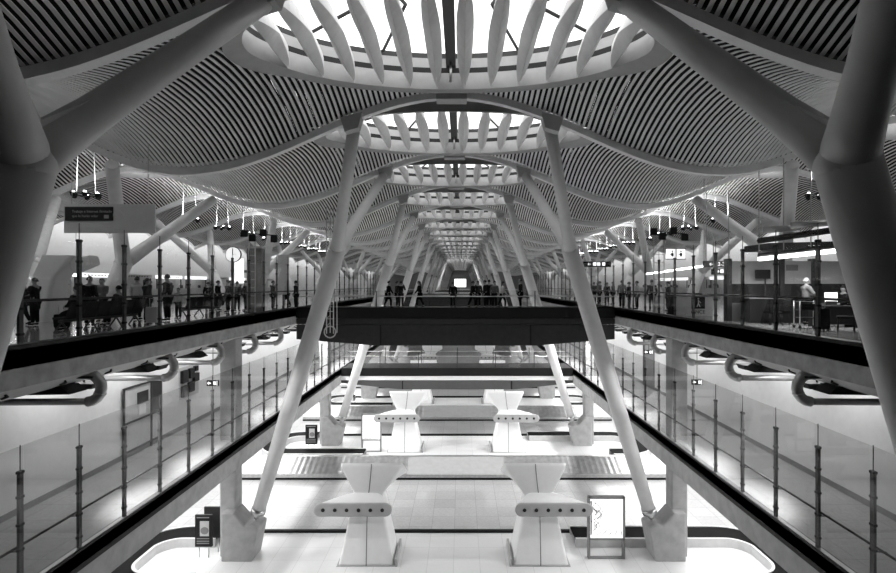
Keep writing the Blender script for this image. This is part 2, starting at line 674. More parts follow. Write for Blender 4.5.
ew.ext((-HW, YE, -3), (-2.6, YE + .3, 10)); ew.ext((2.6, YE, -3), (HW, YE + .3, 10))
ew.ext((-2.6, YE, 4.2), (2.6, YE + .3, 10)); ew.ext((-2.6, YE, -3), (2.6, YE + .3, .6))
struct(ew.build('wall_far', M_GREY))
shell('floor_far_void', (-10, 150, -.5), (10, YE, -.05), M_DARK)

shell('unseen_light_block', (-9.95, 2.0, MZ - 1.2), (9.95, 11.5, MZ), M_DARK)  # unseen slab added to keep baggage hall light off the foreground
shell('floor_link_upper', (-9.95, -5.0, -.6), (9.95, -.4, 0), M_DARK)

# ------------------------------------------------------------------ glass parapets
PY0, PST = 8.93, 2.0


def parapet(name, label, s, z, hp, hg, n, gm, rail, group):
    t = thing(name, label, 'glass balustrade', (s * 10.12, 0, z), 0, group)
    p = MB().ext((-.035, -.06, 0), (.035, .06, hp), 0)
    for zz in (.12, .34, .55, .78, .985):
        p.ext((-.05, -.075, hp * zz - .03), (.05, .075, hp * zz + .03), 1)
    p.tube([(0, 0, hp), (0, 0, hg)], .012, 6, 1)
    pm = p.mesh('post', [M_POST, M_BLACK])
    gme = MB().ext((-.01, -PST / 2 + .015, .03), (.01, PST / 2 - .015, hg)).mesh('glass_pane', gm)
    for k in range(n):
        y = PY0 + PST * k
        obj('post', pm, t, (0, y, 0))
        obj('glass_pane', gme, t, (s * -.075, y + PST / 2, 0))
    if rail:
        r = MB().tube([(s * rail[0], PY0 - 1, rail[1]), (s * rail[0], PY0 + PST * n, rail[1])], rail[2], 8)
        obj('handrail', r.mesh('handrail', M_POST), t)
        if rail[1] < 1.1:
            q = YV0 + .8
            for k in range(n):
                y = PY0 + PST * k
                obj('bracket', MB().tube([(0, y, rail[1] - .12), (s * (.05 if min(abs((y - q) % 18), 18 - abs((y - q) % 18)) < .7 else .32), y, rail[1] - .14)], .018, 6).mesh('bracket', M_POST), t)
    fr = MB().ext((-.07, PY0 - 1, 0), (.07, PY0 + PST * n, .07))
    obj('base_channel', fr.mesh('base_channel', M_STEEL), t)
    return t


for s in (-1, 1):
    parapet('glass_parapet', 'tall post-and-glass parapet along the upper deck edge, %s side' % SIDE[s], s, 0, 2.75, 3.2, 36, M_GLASS, (.1, 1.12, .035), 'upper deck parapets')
    parapet('glass_parapet', 'tall post-and-glass parapet along the middle walkway, %s side' % SIDE[s], s, MZ, 2.85, 3.45, 34, M_GLASSM, (.025, 1.05, .03), 'middle walkway parapets')

# ------------------------------------------------------------------ footbridges


def bridge(name, label, y, depth, z, tz0, tz1, xflat, hrail, posts, light):
    t = thing(name, label, 'footbridge', (0, y, z))
    hw = 9.98
    d = MB().ext((-hw, 0, -.35), (hw, depth, 0)); obj('deck', d.mesh('deck', M_DARK), t)
    lip = MB().ext((-hw, -.12, -.55), (hw, 0, .10)); obj('upper_fascia', lip.mesh('upper_fascia', M_BLACK), t)
    mid = MB().ext((-hw, -.06, -.95), (hw, 0, -.60)); obj('middle_fascia', mid.mesh('middle_fascia', M_DARK if z == 0 else M_WHITE), t)
    poly = [(-hw, -1.0), (-hw, tz0), (-xflat, tz1), (xflat, tz1), (hw, tz0), (hw, -1.0)]
    gi = MB().prism(poly, -.02, .3); gi.prism(poly, depth - .3, depth)
    gi.ext((-hw, .3, -.95), (hw, depth - .3, -.5))
    obj('girder', gi.mesh('girder', light), t)
    for sx in (-1, 1):
        obj('seam', MB().ext((sx * 4.7 - .05, -.035, tz1 + .02), (sx * 4.7 + .05, -.02, -1.0)).mesh('seam', M_BLACK), t)
    for yy in (.08, depth - .08):
        rp = MB().tube([(-hw, yy, hrail), (hw, yy, hrail)], .03, 8)
        obj('handrail', rp.mesh('handrail', M_STEEL), t)
        gw = 2 * hw / posts
        gm = MB().ext((-gw / 2 + .02, -.01, .05), (gw / 2 - .02, .01, hrail + .35)).mesh('glass_pane', M_GLASS)
        pm = MB().ext((-.03, -.03, 0), (.03, .03, hrail + .35)).mesh('post', M_POST)
        for k in range(posts):
            obj('glass_pane', gm, t, (-hw + gw * (k + .5), yy, 0))
            if 0 < k:
                obj('post', pm, t, (-hw + gw * k, yy, 0))
    return t


bridge('footbridge', 'dark upper footbridge with people crossing between the two halls', 34.2, 4.2, 0, -1.9, -2.3, 5.0, .78, 4, M_DARK)
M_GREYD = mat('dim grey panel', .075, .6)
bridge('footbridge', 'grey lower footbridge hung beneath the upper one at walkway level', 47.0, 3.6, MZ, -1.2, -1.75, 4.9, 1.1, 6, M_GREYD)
bridge('footbridge', 'distant dark footbridge seen behind the walkers on the upper bridge', 88, 4.0, 0, -1.9, -2.3, 5, .78, 4, M_DARK)
bridge('footbridge', 'grey lower footbridge glimpsed through the gap below the upper bridge', 100, 4.0, MZ, -1.2, -1.75, 5, 1.1, 6, M_GREY)

# ------------------------------------------------------------------ ventilation pylons


def rrect(hx, hy, cx, cy, z, r=.14, n=4):
    r = min(r, hx * .9, hy * .9)
    pts = []
    for sx, sy, a0 in ((1, 1, 0), (-1, 1, PI / 2), (-1, -1, PI), (1, -1, 1.5 * PI)):
        for k in range(n + 1):
            a = a0 + k * PI / 2 / n
            pts.append((cx + sx * (hx - r) + r * math.cos(a), cy + sy * (hy - r) + r * math.sin(a), z))
    return pts


def pylon_meshes(s):
    ins = -s
    secs = [(0, 1.28, .95, 0), (.9, 1.08, .85, 0), (1.9, .88, .72, 0), (2.5, .78, .62, .0), (3.0, .66, .50, .02), (3.3, .74, .56, .06), (4.0, 1.08, .84, .17), (4.5, 1.36, 1.0, .24), (4.72, 1.40, 1.04, .26)]
    body = MB()
    loops = []
    N = 30
    for j in range(N + 1):
        z = 4.72 * j / N
        for a, b in zip(secs, secs[1:]):
            if a[0] <= z <= b[0] + 1e-6:
                f = (z - a[0]) / (b[0] - a[0]); f = f if f < 1 else 1
                loops.append(rrect(*(a[i] + (b[i] - a[i]) * f for i in (1, 2)), ins * (a[3] + (b[3] - a[3]) * f), 0, z))
                break
    loops = [[(px, py, pz - max(0, py + 1.04) * .5 * max(0, min(1, (pz - 3.0) / 1.6))) for px, py, pz in lp] for lp in loops]
    body.loft(loops, 0, True)
    # wing carrying the nozzle plate, towards the front
    def stad(hx, hz, cx, cz, y, n=8):
        p = []
        for k in range(n + 1):
            a = -PI / 2 + PI * k / n
            p.append((cx + hx - hz + hz * math.cos(a), y, cz + hz * math.sin(a)))
        for k in range(n + 1):
            a = PI / 2 + PI * k / n
            p.append((cx - hx + hz + hz * math.cos(a), y, cz + hz * math.sin(a)))
        return p
    wing = MB().loft([stad(.62, .36, 0, 2.86, -.35), stad(.95, .36, s * .2, 2.84, -.62), stad(1.68, .28, s * .55, 2.70, -1.18)], 0, True)
    plate = MB().loft([stad(1.72, .29, s * .55, 2.70, -1.16), stad(1.75, .30, s * .55, 2.70, -1.19), stad(1.75, .30, s * .55, 2.70, -1.26), stad(1.70, .27, s * .55, 2.70, -1.29)])
    seam = MB()
    pts = []
    for z in [0.05 + 4.64 * j / 30 for j in range(31)]:
        for a, b in zip(secs, secs[1:]):
            if a[0] <= z <= b[0] + 1e-6:
                f = (z - a[0]) / (b[0] - a[0])
                pts.append((ins * (a[3] + (b[3] - a[3]) * f), -(a[2] + (b[2] - a[2]) * f), z)); break
    pts = [(px, py, pz - max(0, py + 1.04) * .5 * max(0, min(1, (pz - 3.0) / 1.6))) for px, py, pz in pts]
    seam.tube(pts, .022, 6)
    base = MB().ext((-1.34, -1.0, 0), (1.34, 1.0, .05))
    kerb = MB().prism([(-s * 1.34, .0), (-s * 1.42, 0), (-s * 1.38, .38), (-s * 1.28, .38)], -1.0, 1.0)
    return body.mesh('body', M_PYLON), wing.mesh('nozzle_arm', M_PYLON), plate.mesh('nozzle_plate', M_BAR), seam.mesh('seam', M_GREY), base.mesh('base_plate', M_BAR), kerb.mesh('guard_plate', M_BAR)


noz_m = MB().tube([(0, -.03, 0), (0, 0, 0), (0, .06, 0)], [.075, .085, .085], 14).mesh('nozzle', M_NOZ)
PYL = {}
for s in (-1, 1):
    body, wing, plate, seam, base, kerb = pylon_meshes(s)
    for k, y in enumerate((25.6, 42.3, 59.2, 76.5)):
        lab = 'white hourglass air pylon with a six-hole nozzle bar, %s row, %s side' % (('front', 'second', 'third', 'fourth')[k], SIDE[s])
        t = thing('air_pylon', lab, 'air pylon', (s * 3.95, y, GZ), 0, 'air pylons in the baggage hall')
        obj('body', body, t); obj('nozzle_arm', wing, t); pl = obj('nozzle_plate', plate, t); obj('seam', seam, t); obj('base_plate', base, t); obj('guard_plate', kerb, t)
        for j in range(6):
            obj('nozzle', noz_m, pl, (s * .55 + (j - 2.5) * .53, -1.29, 2.70))

# ------------------------------------------------------------------ baggage carousels
ISL = [(16.0, 27.95), (37.7, 45.95), (53.2, 61.5), (69.5, 78)]
for k, (a, b) in enumerate(ISL):
    struct(MB().ext((-17, a, GZ), (17, b, GZ + .03)).build('floor_island_%d' % (k + 1), M_FLOORW))


def carousel_front(k, y):
    t = thing('baggage_carousel', 'long steel baggage carousel with ribbed sloping plates across the hall, %s row back' % ('nearer', 'middle', 'farthest')[k], 'baggage carousel', (0, y, GZ), 0, 'ribbed carousels')
    W = 14.5
    kick = MB().ext((-W, -.06, 0), (W, .0, .14)); obj('kickboard', kick.mesh('kickboard', M_BLACK), t)
    skirt = MB().ext((-W, .0, .0), (W, 1.9, .34)); skirt.ext((-W, -.04, .14), (W, .0, .34)); obj('skirt', skirt.mesh('skirt', M_STEEL), t)
    for sx in (-1, 1):
        b = MB()
        n = 60
        for j in range(n):
            x0 = sx * (3.2 + (W - 3.2) * j / n); x1 = sx * (3.2 + (W - 3.2) * (j + 1) / n)
            dz = .03 if j % 2 else .0
            b.loft([[(x0, .02, .36 + dz), (x0, 1.62, .98 + dz), (x0, 1.62, .94), (x0, .02, .30)], [(x1, .02, .38), (x1, 1.62, 1.0), (x1, 1.62, .94), (x1, .02, .30)]])
        obj('ribbed_belt', b.mesh('ribbed_belt', M_PLATE), t)
    c = MB().prism([(.02, .34), (1.62, 1.0), (1.62, .3), (.02, .3)], -3.2, 3.2, axis='x')
    obj('plain_belt', c.mesh('plain_belt', M_BAR), t)
    cap = MB().ext((-W, 1.62, .3), (W, 1.9, 1.02)); obj('rear_guard', cap.mesh('rear_guard', M_STEEL), t)
    return t


for k, y in enumerate((35.7, 51.2, 67.5)):
    carousel_front(k, y)
for k, y in enumerate((28.06, 46.1, 61.8)):
    tag(MB().ext((-13.5, y - .1, GZ), (13.5, y + .05, GZ + .17)).build('floor_kerb', M_BLACK), 'low black kerb along the back of the %s white tiled island' % ('front', 'second', 'third')[k], 'kerb')


def sweep(path, prof):
    """open sweep of (offset, z) profile along an xy path; offset to the left of travel"""
    loops = []
    n = len(path)
    for i, p in enumerate(path):
        a, b = path[max(i - 1, 0)], path[min(i + 1, n - 1)]
        tx, ty = b[0] - a[0], b[1] - a[1]
        l = math.hypot(tx, ty) or 1
        nx, ny = -ty / l, tx / l
        loops.append([(p[0] + nx * o, p[1] + ny * o, z) for o, z in prof])
    return MB().loft(loops, 0, False)


def belt_loop(label, s, y1, y2, xe1, xe2, xr, k):
    """hairpin: from (xe2,y2) far, out to xr, round and back to (xe1,y1)"""
    t = thing('belt_loop', label, 'conveyor belt', (0, 0, GZ), 0, 'black hairpin belts')
    r = min(1.7, abs(y2 - y1) / 2)
    path = [(s * xe2, y2)]
    path += [(s * (xr - r), y2)]
    for q in range(1, 10):
        a = PI / 2 - q * PI / 20
        path.append((s * (xr - r + r * math.cos(a)), y2 - r + r * math.sin(a)))
    for q in range(0, 10):
        a = -q * PI / 20
        path.append((s * (xr - r + r * math.cos(a)), y1 + r + r * math.sin(a)))
    path.append((s * (xr - r), y1)); path.append((s * xe1, y1))
    sg = s
    mk = lambda p: [(sg * o, z) for o, z in p]
    obj('belt', sweep(path, mk([(-.62, .36), (.62, .36), (.62, .42), (-.62, .42)])).mesh('belt', M_RUB), t)
    obj('outer_skirt', sweep(path, mk([(.62, .0), (.74, .0), (.74, .46), (.62, .46)])).mesh('outer_skirt', M_CABINET), t)
    obj('inner_skirt', sweep(path, mk([(-.74, .0), (-.62, .0), (-.62, .46), (-.74, .46)])).mesh('inner_skirt', M_CABINET), t)
    return t


for s in (-1, 1):
    n = SIDE[s]
    belt_loop('black rubber belt turning round the %s end of the front white island' % n, s, 22.6, 27.15, 11.0 if s < 0 else 12.0, 11.6 if s < 0 else 5.9, 14.8, 0)
    belt_loop('black belt hooking round the %s end of the second island under the walkway' % n, s, 40.4, 45.12, 6.8 if s < 0 else 11.5, 11.5 if s < 0 else 5.9, 14.2, 1)
    belt_loop('thin dark belt curving at the %s end of the third island' % n, s, 56.5, 60.5, 6.8 if s < 0 else 11.5, 11.5, 14.2, 2)

# ------------------------------------------------------------------ signs on the baggage floor


def text(body, size, m, parent, loc, rot=(PI / 2, 0, 0), name='lettering', align='CENTER', ext=.004, sx=1):
    cu = bpy.data.curves.new(name, 'FONT')
    cu.body = body; cu.size = size; cu.align_x = align; cu.align_y = 'CENTER'; cu.extrude = ext
    cu.materials.append(m)
    o = bpy.data.objects.new(name, cu)
    COL.objects.link(o); o.parent = parent; o.location = loc; o.rotation_euler = rot; o.scale = (sx, 1, 1)
    bpy.context.view_layer.update()
    me = bpy.data.meshes.new_from_object(o.evaluated_get(bpy.context.evaluated_depsgraph_get()))
    bpy.data.objects.remove(o)
    o = obj(name, me, parent, loc); o.rotation_euler = rot; o.scale = (sx, 1, 1)
    return o


def lightbox(label, loc, w, h, sketch):
    t = thing('advertising_lightbox', label, 'poster stand', loc, 0, 'backlit poster stands')
    f = MB()
    for sx in (-1, 1):
        f.ext((sx * w / 2 - .05, -.12, 0), (sx * w / 2 + .05, .12, h))
    f.ext((-w / 2, -.12, h - .09), (w / 2, .12, h)); f.ext((-w / 2, -.12, .88), (w / 2, .12, .97)); f.ext((-w / 2, -.1, 0), (w / 2, .1, .05))
    obj('frame', f.mesh('frame', M_GREY), t)
    obj('light_panel', MB().ext((-w / 2 + .05, -.09, .97), (w / 2 - .05, .09, h - .09)).mesh('light_panel', M_BOX), t)
    art = MB()
    rnd = random.Random(3 if sketch else 5)
    if sketch:
        for q in range(14):
            x = -w / 2 + .12 + rnd.random() * .38; z = 1.25 + rnd.random() * 1.3
            pts = [(x + .14 * math.sin(j * .9 + q), -.098, z + .10 * j) for j in range(5)]
            art.tube(pts, .014, 5)
        for q in range(5):
            art.tube([(-.3 + .3 * q - .2, -.098, 1.1), (-.1 + .2 * q, -.098, 1.32 + .1 * (q % 2)), (.05 + .15 * q, -.098, 1.15)], .012, 5)
        art.ext((-w / 2 + .07, -.1, 1.12), (-w / 2 + .13, -.092, h - .2))
    else:
        for z in (1.72, 1.95):
            for j in range(7):
                art.ext((-.42 + .13 * j, -.1, z), (-.36 + .13 * j, -.092, z + .05))
        art.ext((-w / 2 + .1, -.1, 1.0), (w / 2 - .2, -.092, 1.05))
        art.ext((w / 2 - .16, -.1, h - .5), (w / 2 - .1, -.092, h - .15))
    obj('poster_print', art.mesh('poster_print', M_GREY), t)
    return t


p = at(606, 561, 25.4); lightbox('white backlit poster with a sketch print, beside the pier on the front island', (p.x, p.y, GZ + .03), 1.62, 2.88, True)
p = at(371.5, 452, 41.6); lightbox('white backlit poster with lines of small print, on the second island', (p.x, p.y, GZ + .03), 1.42, 2.88, False)


def kiosk(label, loc, w, back):
    t = thing('information_board', label, 'sign board', loc, 0, 'black legged sign boards')
    obj('board', MB().ext((-w / 2, -.06, .52), (w / 2, .06, 2.0)).mesh('board', M_BLACK), t)
    if back:
        obj('rear_board', MB().ext((-w / 2 + .16, .5, .68), (w / 2 + .16, .6, 2.15)).mesh('rear_board', M_DARK), t)
    for sx in (-1, 1):
        obj('leg', MB().tube([(sx * .22, 0, 0), (sx * .22, 0, .55)], .025, 8).mesh('leg', M_STEEL), t)
        if back:
            obj('leg', MB().tube([(sx * .22 + .2, .55, 0), (sx * .22 + .2, .55, .7)], .025, 8).mesh('leg', M_STEEL), t)
    pc = MB().ext((-.16, -.07, 1.02), (.26, -.06, 1.72)); obj('picture', pc.mesh('picture', M_CABINET), t)
    bl = MB().loft([[(.06 + .19 * math.cos(a * PI / 8), -.085, 1.28 + .17 * math.sin(a * PI / 8)) for a in range(16)], [(.06 + .19 * math.cos(a * PI / 8), -.07, 1.28 + .17 * math.sin(a * PI / 8)) for a in range(16)]])
    obj('emblem', bl.mesh('emblem', M_GREY), t)
    for z in (.66, .76, .88, 1.86):
        obj('print_line', MB().ext((-w / 2 + .08, -.07, z), (w / 2 - .12, -.06, z + .05)).mesh('print_line', M_GREY), t)
    return t


p = at(204, 558, 25.45); kiosk('black legged sign board with round emblem, on the front island', (p.x, p.y, GZ + .03), .78, True)
p = at(311.5, 451, 41.8); kiosk('black legged sign board far off on the second island', (p.x, p.y, GZ + .03), .9, False)

# ------------------------------------------------------------------ middle walkway wall fittings
t = struct(MB().ext((-13.7, 22.6, MZ + .2), (-13.62, 25.3, MZ + 2.9)).build('door_1', M_CABINET))
fr = MB()
for y in (22.55, 24.55, 25.35): fr.ext((-13.64, y - .05, MZ), (-13.58, y + .05, MZ + 2.95))
for z in (MZ + .25, MZ + 1.45, MZ + 2.92): fr.ext((-13.64, 22.55, z - .04), (-13.58, 25.35, z + .04))
obj('door_frame', fr.mesh('door_frame', M_POST), t)
nt = MB().ext((-13.62, 23.5, MZ + 2.1), (-13.59, 24.3, MZ + 2.6)); nt.ext((-13.62, 24.6, MZ + 1.5), (-13.59, 25.3, MZ + 2.88))
obj('window', nt.mesh('window', M_DARK), t)
obj('notice', MB().ext((-13.62, 23.6, MZ + 1.6), (-13.585, 24.1, MZ + 2.05)).mesh('notice', M_WHITE), t)
t = thing('wall_panel', 'cluster of dark equipment boxes on the white wall beside the grey door', 'wall equipment', (-13.7, 27.2, MZ + 1.9), 0)
for dy, dz, w, h in ((0, .42, .55, .62), (.75, .55, .45, .5), (1.2, .3, .5, .42), (0.05, -.28, .5, .55), (.7, -.15, .5, .5), (1.3, .85, .3, .25)):
    obj('box', MB().ext((0, dy, dz), (.18, dy + w, dz + h)).mesh('box', M_BLACK), t)
obj('backing', MB().ext((0, -.1, -.4), (.03, 1.9, 1.2)).mesh('backing', M_CABINET), t)


def exit_sign(label, px, py, Y, w=.52, h=.26):
    p = at(px, py, Y)
    t = thing('exit_sign', label, 'exit sign', p, 0, 'walkway exit signs')
    obj('case', MB().ext((-w / 2, -.05, -h / 2), (w / 2, .05, h / 2)).mesh('case', M_BLACK), t)
    obj('hanger', MB().tube([(0, 0, h / 2), (0, 0, -.9 - p.z)], .015, 6).mesh('hanger', M_POST), t)
    ar = MB().ext((-w * .38, -.06, -.03), (-w * .14, -.05, .03)); ar.prism([(-w * .44, 0), (-w * .32, .09), (-w * .32, -.09)], -.06, -.05)
    obj('arrow', ar.mesh('arrow', M_SCREEN), t)
    rn = MB().ext((w * .08, -.06, -.08), (w * .3, -.05, .08)); rn.ext((w * .36, -.06, -.11), (w * .42, -.05, .11))
    obj('pictogram', rn.mesh('pictogram', M_SCREEN), t)


exit_sign('small black exit sign hanging over the left walkway in front of the pier', 213, 383, 24.6)
exit_sign('small black exit sign over the right walkway beside the pier', 697, 382, 26.5)
exit_sign('small exit sign over the grey door on the right walkway', 648.5, 352, 36.0, .6)
d2 = struct(MB().ext((13.6, 37.6, MZ + .2), (13.7, 39.4, MZ + 3.4)).build('door_2', M_GREY))
obj('door_frame', MB().ext((13.55, 39.4, MZ), (13.66, 39.6, MZ + 3.5)).mesh('door_frame', M_POST), d2)

# ducts under the upper deck
for s in (-1, 1):
    for k, y in enumerate((15.7, 19.7, 23.6, 27.5, 31.4)):
        t = thing('air_duct', 'round metal duct elbow under the upper deck, %s side, %s from the front' % (SIDE[s], ORD[k]), 'air duct', (s * 10, y, 0), 0, 'duct elbows')
        pts = [Vector((s * 3.6, 0, -1.88)), Vector((s * .55, 0, -1.86))]
        for q in range(0, 9):
            a = -PI / 2 - q * PI / 8 * .95
            pts.append(Vector((s * (.42 + .40 * math.cos(a)), 0, -1.46 + .40 * math.sin(a))))
        pts.append(Vector((s * .72, 0, -1.05)))
        big = MB().tube(pts[2:], .15, 14)
        obj('elbow', big.mesh('elbow', M_DUCT), t)
        obj('pipe', MB().tube(pts[:3], .10, 12).mesh('pipe', M_DUCT), t)
        obj('plenum_box', MB().prism([(s * .95, -1.66), (s * 3.5, -1.70), (s * 3.5, -1.25), (s * 1.2, -1.45)], .02, .75).mesh('plenum_box', M_BLACK), t)
        obj('flange', MB().tube([pts[5], pts[5] + (pts[6] - pts[5]) * .3], .165, 14).mesh('flange', M_STEEL), t)
        obj('diffuser', MB().ext((.5 * s - .35, -.2, -1.16), (.5 * s + .35, .2, -1.10)).mesh('diffuser', M_POST), t)
    for k in range(14):
        y = 17.7 + 3.93 * k if k < 5 else 35.4 + 1.95 * (k - 5)
        if abs((y - 25.5) % 18) < 1: continue
        t = thing('floodlight', 'flat dark floodlight under the %s upper deck, %s in line' % (SIDE[s], ORD[k]), 'floodlight', (s * 11.9, y, -1.75), 0, 'floodlights under the deck')
        obj('housing', MB().loft([rrect(.42, .3, 0, 0, -.08, .06), rrect(.50, .36, 0, 0, .10, .06)]).mesh('housing', M_BLACK), t)
        obj('arm', MB().tube([(0, 0, .1), (0, 0, .9)], .03, 8).mesh('arm', M_BLACK), t)
        ld = bpy.data.lights.new('flood', 'SPOT'); ld.energy = 2200; ld.spot_size = 1.6; ld.spot_blend = .6; ld.shadow_soft_size = .25
        lo = bpy.data.objects.new('flood', ld); COL.objects.link(lo); lo.location = (s * 11.75, y, -1.95)
        lo.rotation_euler = Vector((-s * 9.5, 3.2, -9)).to_track_quat('-Z', 'Y').to_euler()

# ------------------------------------------------------------------ people


def skin_mesh(verts, edges, radii, root, name, sub=1):
    me = bpy.data.meshes.new(name + '_cage')
    me.from_pydata(verts, edges, [])
    o = bpy.data.objects.new(name + '_cage', me)
    COL.objects.link(o)
    m = o.modifiers.new('skin', 'SKIN'); m.use_smooth_shade = True
    sv = me.skin_vertices[0].data
    for i, r in enumerate(radii):
        sv[i].radius = r if hasattr(r, '__len__') else (r, r)
        sv[i].use_root = (i == root)
    s2 = o.modifiers.new('sub', 'SUBSURF'); s2.levels = sub; s2.render_levels = sub
    dg = bpy.context.evaluated_depsgraph_get()
    dg.update()
    out = bpy.data.meshes.new_from_object(o.evaluated_get(dg))
    out.name = name
    bpy.data.objects.remove(o)
    return out


def figure(pose, coat, legs, hairm, hair_long=False, skirt=False):
    """returns dict part -> mesh, figure faces +Y"""
    V, E, R = [], [], []

    def add(p, r, par=None):
        V.append(tuple(p)); R.append(r)
        if par is not None: E.append((par, len(V) - 1))
        return len(V) - 1
    sit = pose == 'sit'
    walk = pose == 'walk'
    hz = .66 if sit else .95
    lean = .06 if walk else 0
    pel = add((0, 0, hz), (.155, .12))
    sp = add((0, lean * .4, hz + .20), (.14, .11), pel)
    ch = add((0, lean * .8, hz + .40), (.165, .12), sp)
    up = add((0, lean, hz + .50), (.10, .08), ch)
    nk = add((0, lean + .01, hz + .57), .055, up)
    hd0 = add((0, lean + .025, hz + .64), (.07, .08), nk)
    hd1 = add((0, lean + .03, hz + .71), (.078, .095), hd0)
    hd2 = add((0, lean + .02, hz + .785), (.05, .06), hd1)
    add((0, lean + .135, hz + .69), .014, hd1)
    for sx in (-1, 1): add((sx * .092, lean + .02, hz + .70), .016, hd1)
    arms = {}
    for sx in (-1, 1):
        sh = add((sx * .185, lean, hz + .46), .065, up)
        if sit: el, wr = (sx * .25, .10, hz + .18), (sx * .14, .30, hz + .12)
        elif pose == 'phone' and sx > 0: el, wr = (.27, .08, hz + .20), (.13, .20, hz + .60)
        elif pose == 'lean': el, wr = (sx * .27, .12, hz + .22), (sx * .12, .34, hz + .18)
        elif walk: el, wr = (sx * .24, lean - sx * .10, hz + .20), (sx * .24, lean - sx * .16 + .12, hz - .03)
        else: el, wr = (sx * .25, -.02, hz + .20), (sx * .25, .07, hz - .04)
        e = add(el, .045, sh); w = add(wr, .032, e)
        d = (Vector(wr) - Vector(el)).normalized()
        pa = Vector(wr) + d * .055
        pm = add(pa, (.038, .026), w)
        side = Vector((0, 1, 0)) if abs(d.y) < .7 else Vector((0, 0, 1))
        lat = (side - d * side.dot(d)).normalized()
        for j, (o, l) in enumerate(((-.03, .055), (-.011, .068), (.01, .072), (.029, .062))):
            a = add(pa + d * .035 + lat * o, .0095, pm)
            add(pa + d * (.035 + l * .6) + lat * o * 1.15, .0085, a)
        a = add(pa + lat * .045 - d * .005, .0105, pm); add(pa + lat * .065 + d * .028, .009, a)
        arms[sx] = ((sx * .185, lean, hz + .46), el, tuple(Vector(wr) - d * .02))
    lg = {}
    for sx in (-1, 1):
        if sit: hp, kn, an, toe = (sx * .095, .02, hz - .01), (sx * .11, .46, .53), (sx * .11, .44, .09), (sx * .12, .58, .035)
        elif walk: hp, kn, an, toe = (sx * .09, 0, .89), (sx * .095, sx * .16 + .06, .50), (sx * .09, sx * .24 - .04, .10 + (.05 if sx < 0 else 0)), (sx * .10, sx * .24 + .10, .035)
        else: hp, kn, an, toe = (sx * .09, 0, .89), (sx * .10, .02, .49), (sx * .11, -.01, .09), (sx * .12, .13, .035)
        h = add(hp, .095, pel); k = add(kn, .062, h); a = add(an, .044, k); add(toe, (.04, .032), a)
        lg[sx] = (hp, kn, an, toe)
    body = skin_mesh(V, E, R, pel, 'body')
    body.materials.append(M_SKIN)
    out = {'body': body}
    # jacket
    v = [(0, 0, hz + (.06 if sit else -.04)), (0, lean * .4, hz + .20), (0, lean * .8, hz + .38), (0, lean, hz + .50)]
    r = [(.185, .15), (.168, .14), (.20, .15), (.12, .095)]
    e = [(0, 1), (1, 2), (2, 3)]
    for sx in (-1, 1):
        n = len(v); v += [arms[sx][0], arms[sx][1], arms[sx][2]]; r += [.088, .065, .05]; e += [(3, n), (n, n + 1), (n + 1, n + 2)]
    if skirt and not sit:
        v.append((0, 0, hz - .42)); r.append((.21, .17)); e.append((0, len(v) - 1))
    j = skin_mesh(v, e, r, 1, 'jacket'); j.materials.append(coat); out['jacket'] = j
    v, e, r = [(0, 0, hz)], [], [(.165, .135)]
    for sx in (-1, 1):
        n = len(v); hp, kn, an, toe = lg[sx]
        v += [hp, kn, an]; r += [.115, .085, .065]; e += [(0, n), (n, n + 1), (n + 1, n + 2)]
    tr = skin_mesh(v, e, r, 0, 'trousers'); tr.materials.append(legs); out['trousers'] = tr
    for sx in (-1, 1):
        hp, kn, an, toe = lg[sx]
        sm = skin_mesh([tuple(Vector(an) + Vector((0, -.03, -.03))), tuple((Vector(an) + Vector(toe)) / 2 + Vector((0, 0, -.005))), tuple(Vector(toe) + Vector((0, .04, .005)))], [(0, 1), (1, 2)], [(.052, .05), (.05, .042), (.042, .032)], 0, 'shoe')
        sm.materials.append(M_CLOTHK); out['shoe%d' % sx] = sm
    hb = MB()
    hc = Vector((0, lean + .005, hz + .735))
    loops = []
    for q in range(7):
        ph = PI / 2 * q / 6
        loops.append([(hc.x + .098 * math.cos(ph) * math.cos(2 * PI * k / 14), hc.y + (.115 * math.sin(2 * PI * k / 14) * math.cos(ph)) - .008, hc.z - .005 - (.055 if math.sin(2 * PI * k / 14) < .2 else 0) * (1 - q / 6) + .105 * math.sin(ph)) for k in range(14)])
    hb.loft(loops, 0, True)
    if hair_long:
        hb.loft([rrect(.06, .04, 0, lean - .085, hz + .48, .03), rrect(.095, .05, 0, lean - .075, hz + .62, .04), rrect(.09, .05, 0, lean - .065, hz + .76, .04)], 0, True)
    out['hair'] = hb.mesh('hair', hairm)
    return out


FIG = {}


def person(label, px, Y, faceto, pose='stand', coat=M_CLOTHK, legs=M_CLOTHK, hair=M_HAIR, long=False, skirt=False, h=1.0, z=0.0, group='travellers'):
    key = (pose, coat.name, legs.name, hair.name, long, skirt)
    if key not in FIG:
        FIG[key] = figure(pose, coat, legs, hair, long, skirt)
    x = (px - VX) * Y / FPX + CX
    t = thing('person', label, 'person', (x, Y, z), faceto, group)
    t.scale = (h, h, h)
    for nm, me in FIG[key].items():
        obj('shoe' if nm.startswith('shoe') else nm, me, t)
    return t


